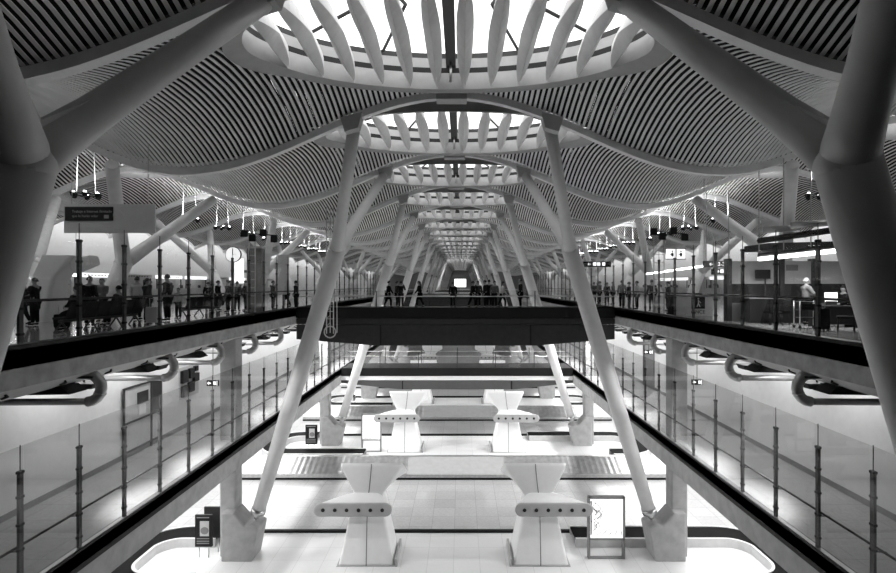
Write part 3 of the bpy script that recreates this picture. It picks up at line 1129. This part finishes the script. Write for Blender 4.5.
AWAY, TOW, LFT, RGT = 0, PI, PI / 2, -PI / 2
gb = 'people on the footbridge'
person('person in black coat walking on the bridge, the one by its left end', 388, 36.0, RGT, 'walk', skirt=True, z=0, group=gb)
person('person in dark jacket close behind the coated walker at the left bridge end', 397, 36.6, RGT, 'stand', M_CLOTHD, z=0, group=gb)
person('person in black facing down the hall beside the second leaning column', 401, 35.6, AWAY, 'phone', group=gb)
person('person in a long dark coat between the left pair of columns on the bridge', 420, 36.2, LFT, 'walk', long=True, skirt=True, group=gb)
person('lone dark figure left of the bridge centre', 453, 36.4, AWAY, 'stand', h=.97, group=gb)
person('person in black at the left of the central bridge group', 472, 35.8, RGT, 'walk', group=gb)
person('person in dark grey within the central bridge group, head lifted', 478, 36.8, TOW, 'phone', M_CLOTHD, group=gb)
person('broad person in black in the thick of the central bridge group', 485, 35.7, LFT, 'stand', h=1.03, group=gb)
person('taller person in black coat beside the group, back turned', 489, 36.5, AWAY, 'stand', skirt=True, h=1.05, group=gb)
person('person with pale face and grey top in the bridge group', 494.5, 35.9, TOW, 'stand', M_CLOTHG, group=gb)
person('person in light grey jacket walking off the group toward the right column', 502, 35.6, RGT, 'walk', M_CLOTHL, long=True, h=.98, group=gb)
person('tall lone person in black between the two right columns on the bridge', 520.5, 35.8, LFT, 'stand', skirt=True, h=1.08, group=gb)
gl = 'people in the left hall'
person('person in dark clothes striding at the far left behind the glass', 25, 20.5, LFT, 'walk', h=.95, group=gl)
person('large person in black coat leaning over luggage, second from the left edge', 35, 20.2, LFT, 'lean', skirt=True, group=gl)
person('big person in black standing behind the seats under the banner', 89.5, 19.8, AWAY, 'stand', h=1.03, group=gl)
person('person in pale sweater seen over the seat backs', 102, 22.0, TOW, 'lean', M_CLOTHG, h=1.0, group=gl)
person('person in white top behind the woman with the suitcase', 137, 23.4, AWAY, 'stand', M_CLOTHL, h=1.05, group=gl)
person('woman in black with long hair holding a pale suitcase', 147, 21.6, RGT, 'phone', long=True, skirt=True, h=1.0, group=gl)
person('tall person in black in profile beside the suitcase', 167.5, 22.8, LFT, 'stand', skirt=True, h=1.1, group=gl)
person('child in light jacket standing behind the glass', 178.5, 24.0, TOW, 'stand', M_CLOTHL, M_CLOTHD, h=.78, group=gl)
person('person with dark hair standing behind the second seat row', 208, 31.2, AWAY, 'stand', M_CLOTHK, h=.95, group=gl)
person('person in black beside the post under the clock', 228, 30.0, LFT, 'stand', skirt=True, group=gl)
person('person in dark coat just past the clock post', 237, 30.8, AWAY, 'stand', M_CLOTHD, h=.97, group=gl)
person('person in black standing by the grey totem', 273, 33.0, RGT, 'stand', group=gl)
person('person in dark grey waiting right of the grey totem', 296, 33.4, LFT, 'stand', M_CLOTHD, group=gl)
person('person sitting in the front seat row, back to the glass, near the banner post', 77, 18.0, LFT, 'sit', group=gl)
person('person with grey jacket sitting in the seat row before the pale sweater', 119, 20.2, LFT, 'sit', M_CLOTHD, group=gl)
person('person in black standing between the seat row and the clock', 218, 31.9, RGT, 'stand', group=gl)
person('person in black bending at the foot of the lighting mast', 246, 31.8, LFT, 'lean', group=gl)
person('person in dark coat beyond the totem close to the bridge corner', 287, 36.5, LFT, 'walk', skirt=True, group=gl)
gr = 'people in the right hall'
for j, (px, Y, f, po, lb, co) in enumerate([
        (588, 47, LFT, 'stand', 'person in black queuing just right of the right bridge column', M_CLOTHK),
        (594, 46, AWAY, 'stand', 'person in dark grey second in the distant queue', M_CLOTHD),
        (600, 44.5, LFT, 'phone', 'person in black third in the distant queue, arm raised', M_CLOTHK),
        (607, 43, TOW, 'stand', 'person in black at the middle of the distant queue', M_CLOTHK),
        (613, 42, LFT, 'stand', 'person in dark grey further along the distant queue', M_CLOTHD),
        (622, 35.0, AWAY, 'stand', 'person in grey coat by the hall glass, back turned', M_CLOTHG),
        (629, 34.3, RGT, 'stand', 'person in black next to the grey coated one', M_CLOTHK),
        (637, 33.4, LFT, 'stand', 'person in pale top standing by a glass post', M_CLOTHL),
        (652, 31.0, AWAY, 'stand', 'dark figure left of the lighting mast', M_CLOTHK),
        (668, 31.2, LFT, 'stand', 'dark figure between the lighting mast and the lit pictogram sign', M_CLOTHK)]):
    person(lb, px, Y, f, po, co, group=gr, h=.96 + .03 * (j % 3))
person('person with grey hair in a grey jacket behind the push cart at the shop', 806, 20.6, RGT, 'lean', M_CLOTHG, M_CLOTHK, M_HAIRG, h=1.0, group=gr)
person('dark seated figure at the lit laptop by the shop', 844, 20.9, LFT, 'sit', h=1.0, group=gr)

# ------------------------------------------------------------------ left hall fittings


def seat_row(label, px0, px1, y0, y1, n):
    a, b = at(px0, 320, y0), at(px1, 320, y1)
    ang = math.atan2(b.y - a.y, b.x - a.x)
    L = math.hypot(b.x - a.x, b.y - a.y)
    t = thing('seat_row', label, 'airport seats', (a.x, a.y, 0), ang, 'airport seat rows')
    w = L / n
    sm = MB().loft([rrect(w * .46, .24, 0, .24, .42, .05), rrect(w * .46, .24, 0, .24, .48, .05)]).mesh('seat', M_CLOTHD)
    bm_ = MB().loft([[(-w * .45, -.02, .46), (w * .45, -.02, .46), (w * .45, .06, .46), (-w * .45, .06, .46)], [(-w * .46, -.18, .96), (w * .46, -.18, .96), (w * .46, -.12, .96), (-w * .46, -.12, .96)]]).mesh('backrest', M_CLOTHD)
    for k in range(n):
        obj('seat', sm, t, ((k + .5) * w, 0, 0)); obj('backrest', bm_, t, ((k + .5) * w, 0, 0))
    obj('beam', MB().ext((0, .16, .32), (L, .26, .40)).mesh('beam', M_POST), t)
    for k in range(0, n + 1, 2):
        obj('leg', MB().tube([(min(k * w + .1, L - .1), 0, 0), (min(k * w + .1, L - .1), .2, .34)], .03, 8).mesh('leg', M_POST), t)
        obj('leg', MB().tube([(min(k * w + .1, L - .1), .45, 0), (min(k * w + .1, L - .1), .2, .34)], .03, 8).mesh('leg', M_POST), t)


seat_row('row of dark airport seats with backs to the glass under the hanging banner', 66, 142, 17.0, 21.0, 6)
seat_row('shorter row of dark airport seats beyond the suitcase', 186, 224, 24.6, 28.6, 5)


def suitcase(label, px, Y, m, h=.62):
    p = at(px, 0, Y)
    t = thing('suitcase', label, 'suitcase', (p.x, p.y, 0), .2)
    bevel(obj('shell', MB().loft([rrect(.21, .13, 0, 0, .06, .06), rrect(.23, .14, 0, 0, .3, .06), rrect(.21, .13, 0, 0, h, .06)]).mesh('shell', m), t), .02)
    obj('handle', MB().tube([(-.1, 0, h), (-.1, 0, h + .32), (.1, 0, h + .32), (.1, 0, h)], .014, 6).mesh('handle', M_STEEL), t)
    for sx in (-1, 1):
        for sy in (-1, 1): obj('wheel', MB().tube([(sx * .15 - .02, sy * .08, .035), (sx * .15 + .02, sy * .08, .035)], .035, 10).mesh('wheel', M_BLACK), t)


suitcase('pale upright suitcase beside the woman in black', 152.5, 20.9, M_CLOTHL, .66)
suitcase('dark soft bag on the floor by the seat row end', 62, 18.6, M_CLOTHK, .5)
suitcase('dark trolley case behind the post in front of the shop', 822, 17.8, M_CLOTHK, .75)

# hanging banner board
a, b = at(64, 204, 19.0), at(155, 233, 19.0)
t = thing('hanging_banner', 'wide grey hanging banner board with dark notice over the left hall seats', 'sign', ((a.x + b.x) / 2, 19.0, (a.z + b.z) / 2))
w, h = b.x - a.x, a.z - b.z
obj('board', MB().ext((-w / 2, 0, -h / 2), (w / 2, .06, h / 2)).mesh('board', M_WHITE), t)
pn = obj('notice', MB().ext((-w / 2 + .05, -.03, -.08), (-w / 2 + 1.72, 0, h / 2 - .1)).mesh('notice', M_DARK), t)
text('Trabaje e Internet ilimitado', .125, M_CABINET, pn, (-w / 2 + .3, -.034, .24), align='LEFT')
text('que le har\u00e1n volar', .125, M_CABINET, pn, (-w / 2 + .3, -.034, .08), align='LEFT')
cl = MB()
for cx_, cz_, r in ((-.04, 0, .1), (.08, .05, .11), (.18, -.01, .09)): cl.sphere((cx_ + .25, -.01, cz_ + .12), (r, .012, r))
cl.ext((.2, -.02, .02), (.45, 0, .1)); obj('cloud_motif', cl.mesh('cloud_motif', M_WHITE), t)
obj('icon', MB().ext((-w / 2 + 1.42, -.045, .0), (-w / 2 + 1.58, -.03, .12)).mesh('icon', M_CABINET), pn)
for sx in (-1, 1): obj('cable', MB().tube([(sx * w * .42, .03, h / 2), (sx * w * .42, .03, hr(a.x) + .6 - (a.z + b.z) / 2 + .4)], .012, 6).mesh('cable', M_STEEL), t)

# clock
p = at(233, 254.5, 29.5)
t = thing('hall_clock', 'round white clock on a slim pole in the left hall', 'clock', p)
obj('case', MB().tube([(0, 0, 0), (0, .14, 0)], .42, 28).mesh('case', M_POST), t)
dl = obj('dial', MB().tube([(0, -.012, 0), (0, 0, 0)], .39, 28).mesh('dial', M_BOX), t)  # glow put into the dial material to lift its brightness; not a lamp
obj('hand', MB().ext((-.012, -.03, -.02), (.012, -.015, .3)).mesh('hand', M_BLACK), t)
obj('hand', MB().ext((-.02, -.03, -.012), (.2, -.015, .012)).mesh('hand', M_BLACK), t)
obj('pole', MB().tube([(0, .07, -.4), (0, .07, -p.z)], .04, 8).mesh('pole', M_STEEL), t)

# totems in the left hall
p = at(283.5, 320, 34.5)
t = thing('totem', 'tall pale grey totem panel in the left hall near the bridge', 'totem', (p.x, p.y, 0))
obj('panel', MB().ext((-.33, -.06, .9), (.33, .06, 3.4)).mesh('panel', M_CABINET), t)
obj('post', MB().ext((-.05, -.05, 0), (.05, .05, .9)).mesh('post', M_POST), t)
p = at(256, 320, 31.5)
t = thing('totem', 'wide dark grey cabinet column left of the pale totem', 'totem', (p.x, p.y, 0))
obj('cabinet', MB().ext((-.42, -.3, 0), (.42, .3, 3.6)).mesh('cabinet', M_GREY), t)
obj('cap', MB().ext((-.46, -.34, 3.6), (.46, .34, 3.72)).mesh('cap', M_CABINET), t)
obj('screen', MB().ext((-1.1, -.34, 1.6), (-.6, -.26, 3.0)).mesh('screen', M_SCREEN), t)
obj('screen_arm', MB().ext((-.65, -.26, 2.2), (-.4, -.2, 2.35)).mesh('screen_arm', M_POST), t)


def mast(label, px, Y, z0, z1, w, lamps, loc_z=0):
    p = at(px, 0, Y)
    t = thing('lighting_mast' if lamps else 'service_ladder', label, 'lighting mast' if lamps else 'ladder', (p.x, p.y, z0))
    H = z1 - z0
    for sx in (-1, 1):
        obj('rail', MB().tube([(sx * w / 2, 0, 0), (sx * w / 2, 0, H)], .035, 8).mesh('rail', M_STEEL), t)
    n = int(H / .45)
    rm = MB().tube([(-w / 2, 0, 0), (w / 2, 0, 0)], .02, 6).mesh('rung', M_STEEL)
    for k in range(1, n): obj('rung', rm, t, (0, 0, k * .45))
    if lamps:
        for dx, dz in ((-.35, -.1), (.1, -.35), (.7, -.05), (1.3, -.4)):
            hd = obj('lamp_head', MB().loft([[(dx - .18, -.25, H + dz - .2), (dx + .18, -.25, H + dz - .2), (dx + .18, -.25, H + dz + .18), (dx - .18, -.25, H + dz + .18)], [(dx - .1, .1, H + dz - .1), (dx + .1, .1, H + dz - .1), (dx + .1, .1, H + dz + .12), (dx - .1, .1, H + dz + .12)]]).mesh('lamp_head', M_BLACK), t)
        obj('crossbar', MB().tube([(-.5, 0, H - .05), (1.4, 0, H - .2)], .03, 8).mesh('crossbar', M_BLACK), t)
    else:
        for sx in (-1, 1):
            obj('rear_rail', MB().tube([(sx * w / 2 + .1, .5, 0), (sx * w / 2 + .1, .5, H)], .03, 8).mesh('rear_rail', M_STEEL), t)
        for k in range(1, n, 1):
            obj('hoop', MB().tube([(-w / 2, 0, k * .45), (-w / 2 + .1, .5, k * .45 + .2)], .015, 6).mesh('hoop', M_STEEL), t)
        obj('foot_ring', MB().tube([(.35 * math.cos(a * PI / 8), 0, .1 + .35 * math.sin(a * PI / 8)) for a in range(17)], .04, 8, caps=False).mesh('foot_ring', M_STEEL), t)
    return t


mast('steel lighting mast with black spotlights on top, left hall by the clock', 252, 30.4, 0, at(0, 232, 30.4).z, .35, True)
mast('steel lighting mast with black spotlights on top in the right hall', 659, 29.4, 0, at(0, 230, 29.4).z, .55, True)
mast('caged steel service ladder hanging behind the left leaning column', 330, 33.2, at(0, 333, 33.6).z, at(0, 208, 33.6).z, .42, False)

# check-in desks along the back of both halls
M_INK = mat('printed ink', .1, .7)
for s in (-1, 1):
    for k in range(11):
        y = 30 + 6.2 * k
        x = s * 31.5
        t = thing('check_in_desk', 'pale check-in desk with lit header at the back of the %s hall, %s in line' % (SIDE[s], ORD[k]), 'check-in desk', (x, y, 0), 0 if s < 0 else PI, 'check-in desks, %s hall' % SIDE[s])
        obj('counter', MB().ext((-.4, -2.4, 0), (.4, 2.4, 1.1)).mesh('counter', M_CABINET), t)
        obj('back_wall', MB().ext((-2.0, -3.0, 0), (-1.8, 3.0, 2.3)).mesh('back_wall', M_CABINET), t)
        hd = obj('header_sign', MB().ext((-.9, -2.6, 2.2), (-.7, 2.6, 2.55)).mesh('header_sign', M_SCREEN if k % 3 != 1 else M_CABINET), t)
        ik = MB()
        for j in range(9): ik.ext((-.7, -2.0 + .45 * j, 2.31), (-.69, -1.75 + .45 * j, 2.44))
        obj('print_marks', ik.mesh('print_marks', M_INK), hd)
        for yy in (-2.5, 2.5): obj('post', MB().ext((-.85, yy - .06, 0), (-.75, yy + .06, 2.2)).mesh('post', M_POST), t)
        for yy in (-1, 1): obj('monitor', MB().ext((.0, yy - .3, 1.15), (.06, yy + .3, 1.5)).mesh('monitor', M_BLACK), t)

# white strip of light and notice boards at the far left of the hall
p0, p1 = at(20, 271, 26), at(76, 275, 33)
t = thing('strip_light', 'long thin bright strip light over the counters at the far left', 'strip light', (0, 0, 0))
obj('tube', MB().tube([p0, p1], .07, 8).mesh('tube', M_TUBEL), t)
obj('canopy', MB().tube([p0 + Vector((0, 0, .13)), p1 + Vector((0, 0, .13))], .08, 6).mesh('canopy', M_POST), t)
for q in (p0, p1): obj('hanger', MB().tube([q + Vector((0, 0, .1)), q + Vector((0, 0, 5.3))], .015, 6).mesh('hanger', M_STEEL), t)
for j, (px, lb) in enumerate(((47, 'pale notice board with two lines, left one behind the seats'), (64, 'pale notice board with ring emblem, next to the seats'))):
    p = at(px, 0, 24)
    t = thing('notice_board', lb, 'notice board', (p.x, p.y, 0), 0, 'pale notice boards')
    obj('panel', MB().ext((-.34, -.03, .3), (.34, .03, 1.75)).mesh('panel', M_CABINET), t)
    for sx in (-1, 1): obj('leg', MB().ext((sx * .3 - .03, -.03, 0), (sx * .3 + .03, .03, .3)).mesh('leg', M_POST), t)
    pr = MB().ext((-.25, -.04, 1.5), (.25, -.03, 1.56)); pr.ext((-.18, -.04, 1.4), (.18, -.03, 1.44))
    obj('print', pr.mesh('print', M_POST), t)
# white sloping air tower in the left hall
p = at(66, 0, 22.4)
t = thing('air_tower', 'white sloping air tower standing behind the notice boards in the left hall', 'air tower', (p.x - .6, p.y, 0))
obj('body', MB().loft([rrect(.55, .5, -.45, 0, 0, .15), rrect(.5, .5, -.05, 0, 1.7, .15), rrect(.62, .5, .55, 0, 2.7, .15)]).mesh('body', M_PYLON), t)
obj('nozzle_arm', MB().loft([rrect(.3, .3, 0, 0, 0, .1), rrect(.2, .3, 0, 0, .8, .1)]).mesh('nozzle_arm', M_PYLON), t, (1.0, 0, 2.3)).rotation_euler = (0, 1.3, 0)

# ------------------------------------------------------------------ right hall fittings


def dirsign(label, px0, py0, px1, py1, Y, txt, ztop):
    a, b = at(px0, py0, Y), at(px1, py1, Y)
    t = thing('direction_sign', label, 'sign', ((a.x + b.x) / 2, Y, (a.z + b.z) / 2), 0)
    w, h = b.x - a.x, a.z - b.z
    obj('board', MB().ext((-w / 2, 0, -h / 2), (w / 2, .12, h / 2)).mesh('board', M_BLACK), t)
    text(txt, h * .8, M_SCREEN, t, (0, -.006, 0))
    for sx in (-1, 1): obj('hanger', MB().tube([(sx * w * .4, .06, h / 2), (sx * w * .4, .06, ztop - (a.z + b.z) / 2)], .02, 6).mesh('hanger', M_STEEL), t)


dirsign('black direction sign with white arrow text hung above the second glass bay, upper of two', 704, 261, 732, 267.5, 27, '\u2190 22-31', 6.2)
dirsign('lower black direction sign with arrow and pictograms below its twin', 712, 268.5, 732, 274.5, 26.6, '\u2192\u25a0\u25a0', 4.0)
dirsign('long black hanging sign beside the right bridge column', 582, 261.5, 611, 267, 48, '\u2190 \u25a0\u25a0 \u25a0', 6.4)

a, b = at(667, 249, 28.4), at(685, 258.5, 28.4)
t = thing('pictogram_sign', 'small bright lit sign with two pictograms on the lighting mast', 'sign', ((a.x + b.x) / 2, 28.4, (a.z + b.z) / 2))
w, h = b.x - a.x, a.z - b.z
obj('case', MB().ext((-w / 2, 0, -h / 2), (w / 2, .12, h / 2)).mesh('case', M_SCREEN), t)
for sx in (-1, 1):
    pc = MB().ext((sx * w * .24 - .03, -.02, -.15), (sx * w * .24 + .1, 0, .05)); pc.sphere((sx * w * .24 + .03, -.01, .13), (.05, .012, .05))
    pc.ext((sx * w * .24 - .12, -.02, -.05), (sx * w * .24 - .03, 0, 0))
    obj('pictogram', pc.mesh('pictogram', M_BLACK), t)
fm = MB().ext((-w / 2 - .03, -.03, h / 2), (w / 2 + .03, .13, h / 2 + .05)); fm.ext((-w / 2 - .03, -.03, -h / 2 - .05), (w / 2 + .03, .13, -h / 2)); fm.ext((-.025, -.03, -h / 2), (.025, 0, h / 2))
obj('frame', fm.mesh('frame', M_POST), t)
obj('pole', MB().tube([(0, .15, -h / 2), (0, .15, -(a.z + b.z) / 2)], .04, 8).mesh('pole', M_STEEL), t)

# ONCE lottery booth
a = at(691, 297, 26.2); b = at(718, 320, 26.2)
t = thing('lottery_booth', 'white booth front with black walking-figure panel and ONCE lettering', 'booth', (a.x, 26.2, 0))
obj('front', MB().ext((-.25, 0, 0), (1.05, 1.2, .95)).mesh('front', M_CABINET), t)
pl = obj('panel', MB().ext((.02, -.03, .36), (.66, 0, .93)).mesh('panel', M_BLACK), t)
fg = MB().sphere((.34, -.035, .84), (.04, .012, .04))
fg.tube([(.34, -.035, .78), (.34, -.035, .62)], .03, 6); fg.tube([(.34, -.035, .62), (.27, -.035, .45)], .022, 6); fg.tube([(.34, -.035, .62), (.42, -.035, .45)], .022, 6); fg.tube([(.34, -.035, .76), (.46, -.035, .64)], .016, 6)
obj('walking_figure', fg.mesh('walking_figure', M_WHITE), pl)
text('ONCE', .24, M_BLACK, t, (.34, -.006, .2))
obj('counter_top', MB().ext((-.3, -.05, .95), (1.1, 1.25, 1.0)).mesh('counter_top', M_POST), t)
p = at(678, 0, 27.8)
t = thing('vending_cabinet', 'dark low cabinet beside the white booth', 'cabinet', (p.x, p.y, 0))
obj('case', MB().ext((-.3, 0, 0), (.32, .6, 1.0)).mesh('case', M_BLACK), t)
obj('screen', MB().ext((-.22, -.02, .3), (.24, 0, .9)).mesh('screen', M_DARK), t)

# tall lit doorway panel
a = at(743, 277, 24.5); b = at(753, 318, 24.5)
t = thing('lit_panel', 'tall glowing white panel reflected in the right hall floor', 'light panel', ((a.x + b.x) / 2, 24.5, 0))
obj('light_panel', MB().ext((-.27, 0, .1), (.27, .1, 1.9)).mesh('light_panel', M_SCREEN), t)
fm = MB().ext((-.32, .0, 0), (-.27, .12, 1.95)); fm.ext((.27, 0, 0), (.32, .12, 1.95)); fm.ext((-.32, 0, .72), (.32, -.02, .78)); obj('frame', fm.mesh('frame', M_POST), t)

# shop behind the right glass
a = at(764, 0, 22.3)
t = thing('shop_unit', 'shop unit with pale upper panels and dark window band in the right hall', 'shop', (a.x, 22.3, 0))
W = 5.6
obj('upper_panels', MB().ext((-1.2, .5, 1.55), (W, .7, 2.5)).mesh('upper_panels', M_CABINET), t)
obj('window_band', MB().ext((-1.2, .52, .75), (W, .68, 1.55)).mesh('window_band', M_DARK), t)
obj('lower_panels', MB().ext((-1.2, .5, 0), (W, .7, .75)).mesh('lower_panels', M_GREY), t)
for x in (-1.2, 1.0, 2.35, 4.0, 5.6): obj('pilaster', MB().ext((x - .1, .42, 0), (x + .1, .74, 2.6)).mesh('pilaster', M_POST), t)
rf = MB().loft([[(-.3, -.9, 2.9), (W, -.9, 2.9), (W, 1.0, 2.9), (-.3, 1.0, 2.9)], [(-.3, -.9, 3.15), (W, -.9, 3.3), (W, 1.0, 3.3), (-.3, 1.0, 3.15)]])
obj('canopy', rf.mesh('canopy', M_DARK), t)
obj('print', MB().ext((1.2, .49, 2.1), (1.7, .5, 2.35)).mesh('print', M_GREY), t)
p0, p1 = at(759, 259, 21.0), at(842, 250, 18.0)
t = thing('strip_light', 'long bright fluorescent strip slanting above the shop on the right', 'strip light', (0, 0, 0))
obj('tube', MB().tube([p0, p1], .075, 8).mesh('tube', M_TUBEL), t)
obj('housing', MB().tube([p0 + Vector((0, 0, .14)), p1 + Vector((0, 0, .14))], .09, 6).mesh('housing', M_POST), t)
obj('truss', MB().tube([p0 + Vector((0, 0, .7)), p1 + Vector((0, 0, .7))], .12, 6).mesh('truss', M_BLACK), t)
for f in (0, .33, .66, 1):
    q = p0.lerp(p1, f); obj('hanger', MB().tube([q + Vector((0, 0, .1)), q + Vector((0, 0, 3.6))], .02, 6).mesh('hanger', M_STEEL), t)
for f in (.3, .65):
    q = p0.lerp(p1, f) + Vector((0, 0, 1.0)); obj('duct', MB().tube([q + Vector((-.5, .3, 0)), q + Vector((.5, -.3, .05))], .12, 10).mesh('duct', M_DUCT), t)
p0, p1 = at(646, 274, 30.3), at(704, 266, 28.2)
t = thing('strip_light', 'thin bright strip light behind the lit pictogram sign', 'strip light', (0, 0, 0))
obj('tube', MB().tube([p0, p1], .05, 8).mesh('tube', M_TUBEL), t)
for q in (p0, p1): obj('hanger', MB().tube([q, q + Vector((0, 0, 4.6))], .015, 6).mesh('hanger', M_STEEL), t)

p = at(763.5, 274, 22.5)
t = thing('monitor', 'dark hanging monitor beside the lit white panel', 'monitor', p)
obj('case', MB().ext((-.29, 0, -.18), (.29, .1, .18)).mesh('case', M_BLACK), t)
obj('bezel', MB().ext((-.31, -.01, -.2), (.31, .0, -.18)).mesh('bezel', M_POST), t)
obj('pole', MB().tube([(.1, .05, -.18), (.1, .05, -p.z)], .03, 8).mesh('pole', M_POST), t)
p = at(832.5, 292, 19.6)
t = thing('desk', 'dark desk with a glowing laptop screen near the right column', 'desk', (p.x, p.y, 0))
obj('top', MB().ext((-.7, -.35, .72), (.7, .35, .76)).mesh('top', M_DARK), t)
obj('panel', MB().ext((-.68, -.33, .1), (.68, -.3, .72)).mesh('panel', M_BLACK), t)
for sx in (-1, 1): obj('leg', MB().ext((sx * .66 - .03, -.3, 0), (sx * .66 + .03, .3, .72)).mesh('leg', M_BLACK), t)
t2 = thing('laptop', 'open laptop with a glowing white screen on the dark desk', 'laptop', (p.x, p.y, .76))
obj('screen', MB().box((0, .08, .30), (.46, .02, .34)).mesh('screen', M_SCREEN), t2)
obj('keyboard', MB().ext((-.23, -.22, 0), (.23, .06, .02)).mesh('keyboard', M_POST), t2)
obj('hinge', MB().ext((-.2, .05, .01), (.2, .09, .16)).mesh('hinge', M_POST), t2)
p = at(806, 0, 18.9)
t = thing('push_cart', 'steel push cart with shelves in front of the grey-haired person', 'cart', (p.x, p.y, 0), -.1)
for z in (.35, .62, .9): obj('shelf', MB().ext((-.3, -.2, z), (.35, .2, z + .03)).mesh('shelf', M_DARK), t)
for sx in (-.3, .35):
    for sy in (-1, 1): obj('upright', MB().tube([(sx, sy * .2, .08), (sx, sy * .2, .95)], .022, 6).mesh('upright', M_STEEL), t)
for sx in (-.3, .35):
    for sy in (-1, 1): obj('wheel', MB().tube([(sx, sy * .2 - .02, .05), (sx, sy * .2 + .02, .05)], .05, 10).mesh('wheel', M_BLACK), t)
obj('box', MB().ext((-.2, -.15, .65), (.2, .15, .85)).mesh('box', M_BLACK), t)
for k, (px, Y, lb) in enumerate(((772, 21.0, 'dark padded chair by the shop counter, one beside the white panel'), (780, 20.4, 'dark padded chair by the shop counter, one nearer the grey-haired person'), (846, 17.6, 'black swivel chair beside the desk near the big dark column'))):
    p = at(px, 0, Y)
    t = thing('chair', lb, 'chair', (p.x, p.y, 0), .5 * k)
    bevel(obj('seat', MB().ext((-.25, -.25, .42), (.25, .25, .5)).mesh('seat', M_CLOTHK), t), .03)
    bevel(obj('backrest', MB().ext((-.25, -.28, .5), (.25, -.2, .98)).mesh('backrest', M_CLOTHK), t), .03)
    for sx in (-1, 1):
        for sy in (-1, 1): obj('leg', MB().tube([(sx * .22, sy * .22, 0), (sx * .2, sy * .2, .43)], .02, 6).mesh('leg', M_BLACK), t)
obj_counter = thing('shop_counter', 'dark low shop counter under the window band', 'counter', (at(776, 0, 21.9).x, 21.9, 0))
obj('body', MB().ext((-1.2, -.3, 0), (1.3, .3, .95)).mesh('body', M_BLACK), obj_counter)
obj('top', MB().ext((-1.25, -.35, .95), (1.35, .35, 1.0)).mesh('top', M_GREY), obj_counter)

# ------------------------------------------------------------------ uplight clusters


def lamp_cluster(s, k, y):
    x = s * 15.9
    z = 5.4
    t = thing('lamp_cluster', 'hanging ring of uplights over the %s hall, %s of its line' % (SIDE[s], ORD[k]), 'hanging lamp', (x, y, z), 0, 'uplight rings, %s hall' % SIDE[s])
    ring = MB().tube([(.5 * math.cos(a * PI / 10), .5 * math.sin(a * PI / 10), 0) for a in range(21)], .03, 6, caps=False)
    obj('ring', ring.mesh('ring', M_POST), t)
    for q in range(6):
        a = q * PI / 3
        c = (.5 * math.cos(a), .5 * math.sin(a))
        bw = obj('lamp_bowl', MB().loft([rrect(.07, .07, c[0], c[1], -.14, .06), rrect(.13, .13, c[0], c[1], .05, .12)]).mesh('lamp_bowl', M_BLACK), t)
        obj('bulb', MB().sphere((c[0], c[1], .06), .06, seg=8, rings=5).mesh('bulb', M_LAMP), bw)
    zt = S(x, ((y - Y0) / BAY) % 1) - z + .1
    for sx in (-1, 1):
        obj('rod', MB().tube([(sx * .42, 0, 0), (sx * .3, 0, zt)], .016, 6).mesh('rod', M_WHITE), t)
    ld = bpy.data.lights.new('uplight', 'SPOT'); ld.energy = 620; ld.spot_size = 2.8; ld.spot_blend = .9; ld.shadow_soft_size = .5
    lo = bpy.data.objects.new('uplight', ld); COL.objects.link(lo); lo.location = (x, y, z + .25); lo.rotation_euler = (PI, 0, 0)


YL = [23.6, 32.6, 37.1, 41.6, 46.1, 50.6, 55.1, 59.6, 64.1, 68.6, 73.1]
for s in (-1, 1):
    for k, y in enumerate(YL): lamp_cluster(s, k, y)


# ------------------------------------------------------------------ lights
def area(name, loc, rot, sx, sy, e):
    l = bpy.data.lights.new(name, 'AREA'); l.shape = 'RECTANGLE'; l.size = sx; l.size_y = sy; l.energy = e
    o = bpy.data.objects.new(name, l); COL.objects.link(o); o.location = loc; o.rotation_euler = rot
    return o


for s in (-1, 1):
    # luminous ceilings: under the middle walkway (baggage hall) and under the upper deck (walkway)
    area('baggage_hall_lights', (s * 14.5, 59, MZ - 1.06), (0, 0, 0), 5.5, 80, 4800)
    area('walkway_lights', (s * 12.6, 59, -1.0), (0, 0, 0), 1.0, 84, 1900)
for y in (50, 68, 100):
    pass

area('shop_strip', at(800, 256, 19.5) + Vector((0, 0, -.15)), (0, 0, 0), 4.5, .3, 170)
area('counter_strip', at(48, 274, 27) + Vector((0, 0, -.15)), (0, 0, 0), .3, 5, 260)
w = bpy.data.worlds.new('sky'); scene.world = w; w.use_nodes = True
bg = w.node_tree.nodes['Background']
bg.inputs['Color'].default_value = (1, 1, 1, 1); bg.inputs['Strength'].default_value = 2.6

# ------------------------------------------------------------------ camera
cd = bpy.data.cameras.new('camera')
cd.sensor_width = 36; cd.lens = FPX / 896 * 36
cd.shift_x = -(VX - 448) / 896; cd.shift_y = -(286.5 - VY) / 896
cd.clip_start = .05; cd.clip_end = 600
cam = bpy.data.objects.new('camera', cd); COL.objects.link(cam)
cam.location = (CX, 0, EYE); cam.rotation_euler = (PI / 2, 0, 0)
scene.camera = cam
vs = scene.view_settings
vs.view_transform = 'Standard'; vs.look = 'None'; vs.gamma = 1; vs.exposure = 0; vs.use_curve_mapping = False
scene.cycles.transparent_max_bounces = 40
scene.cycles.max_bounces = 10
scene.cycles.diffuse_bounces = 5
scene.cycles.sample_clamp_indirect = 6
scene.cycles.use_denoising = True
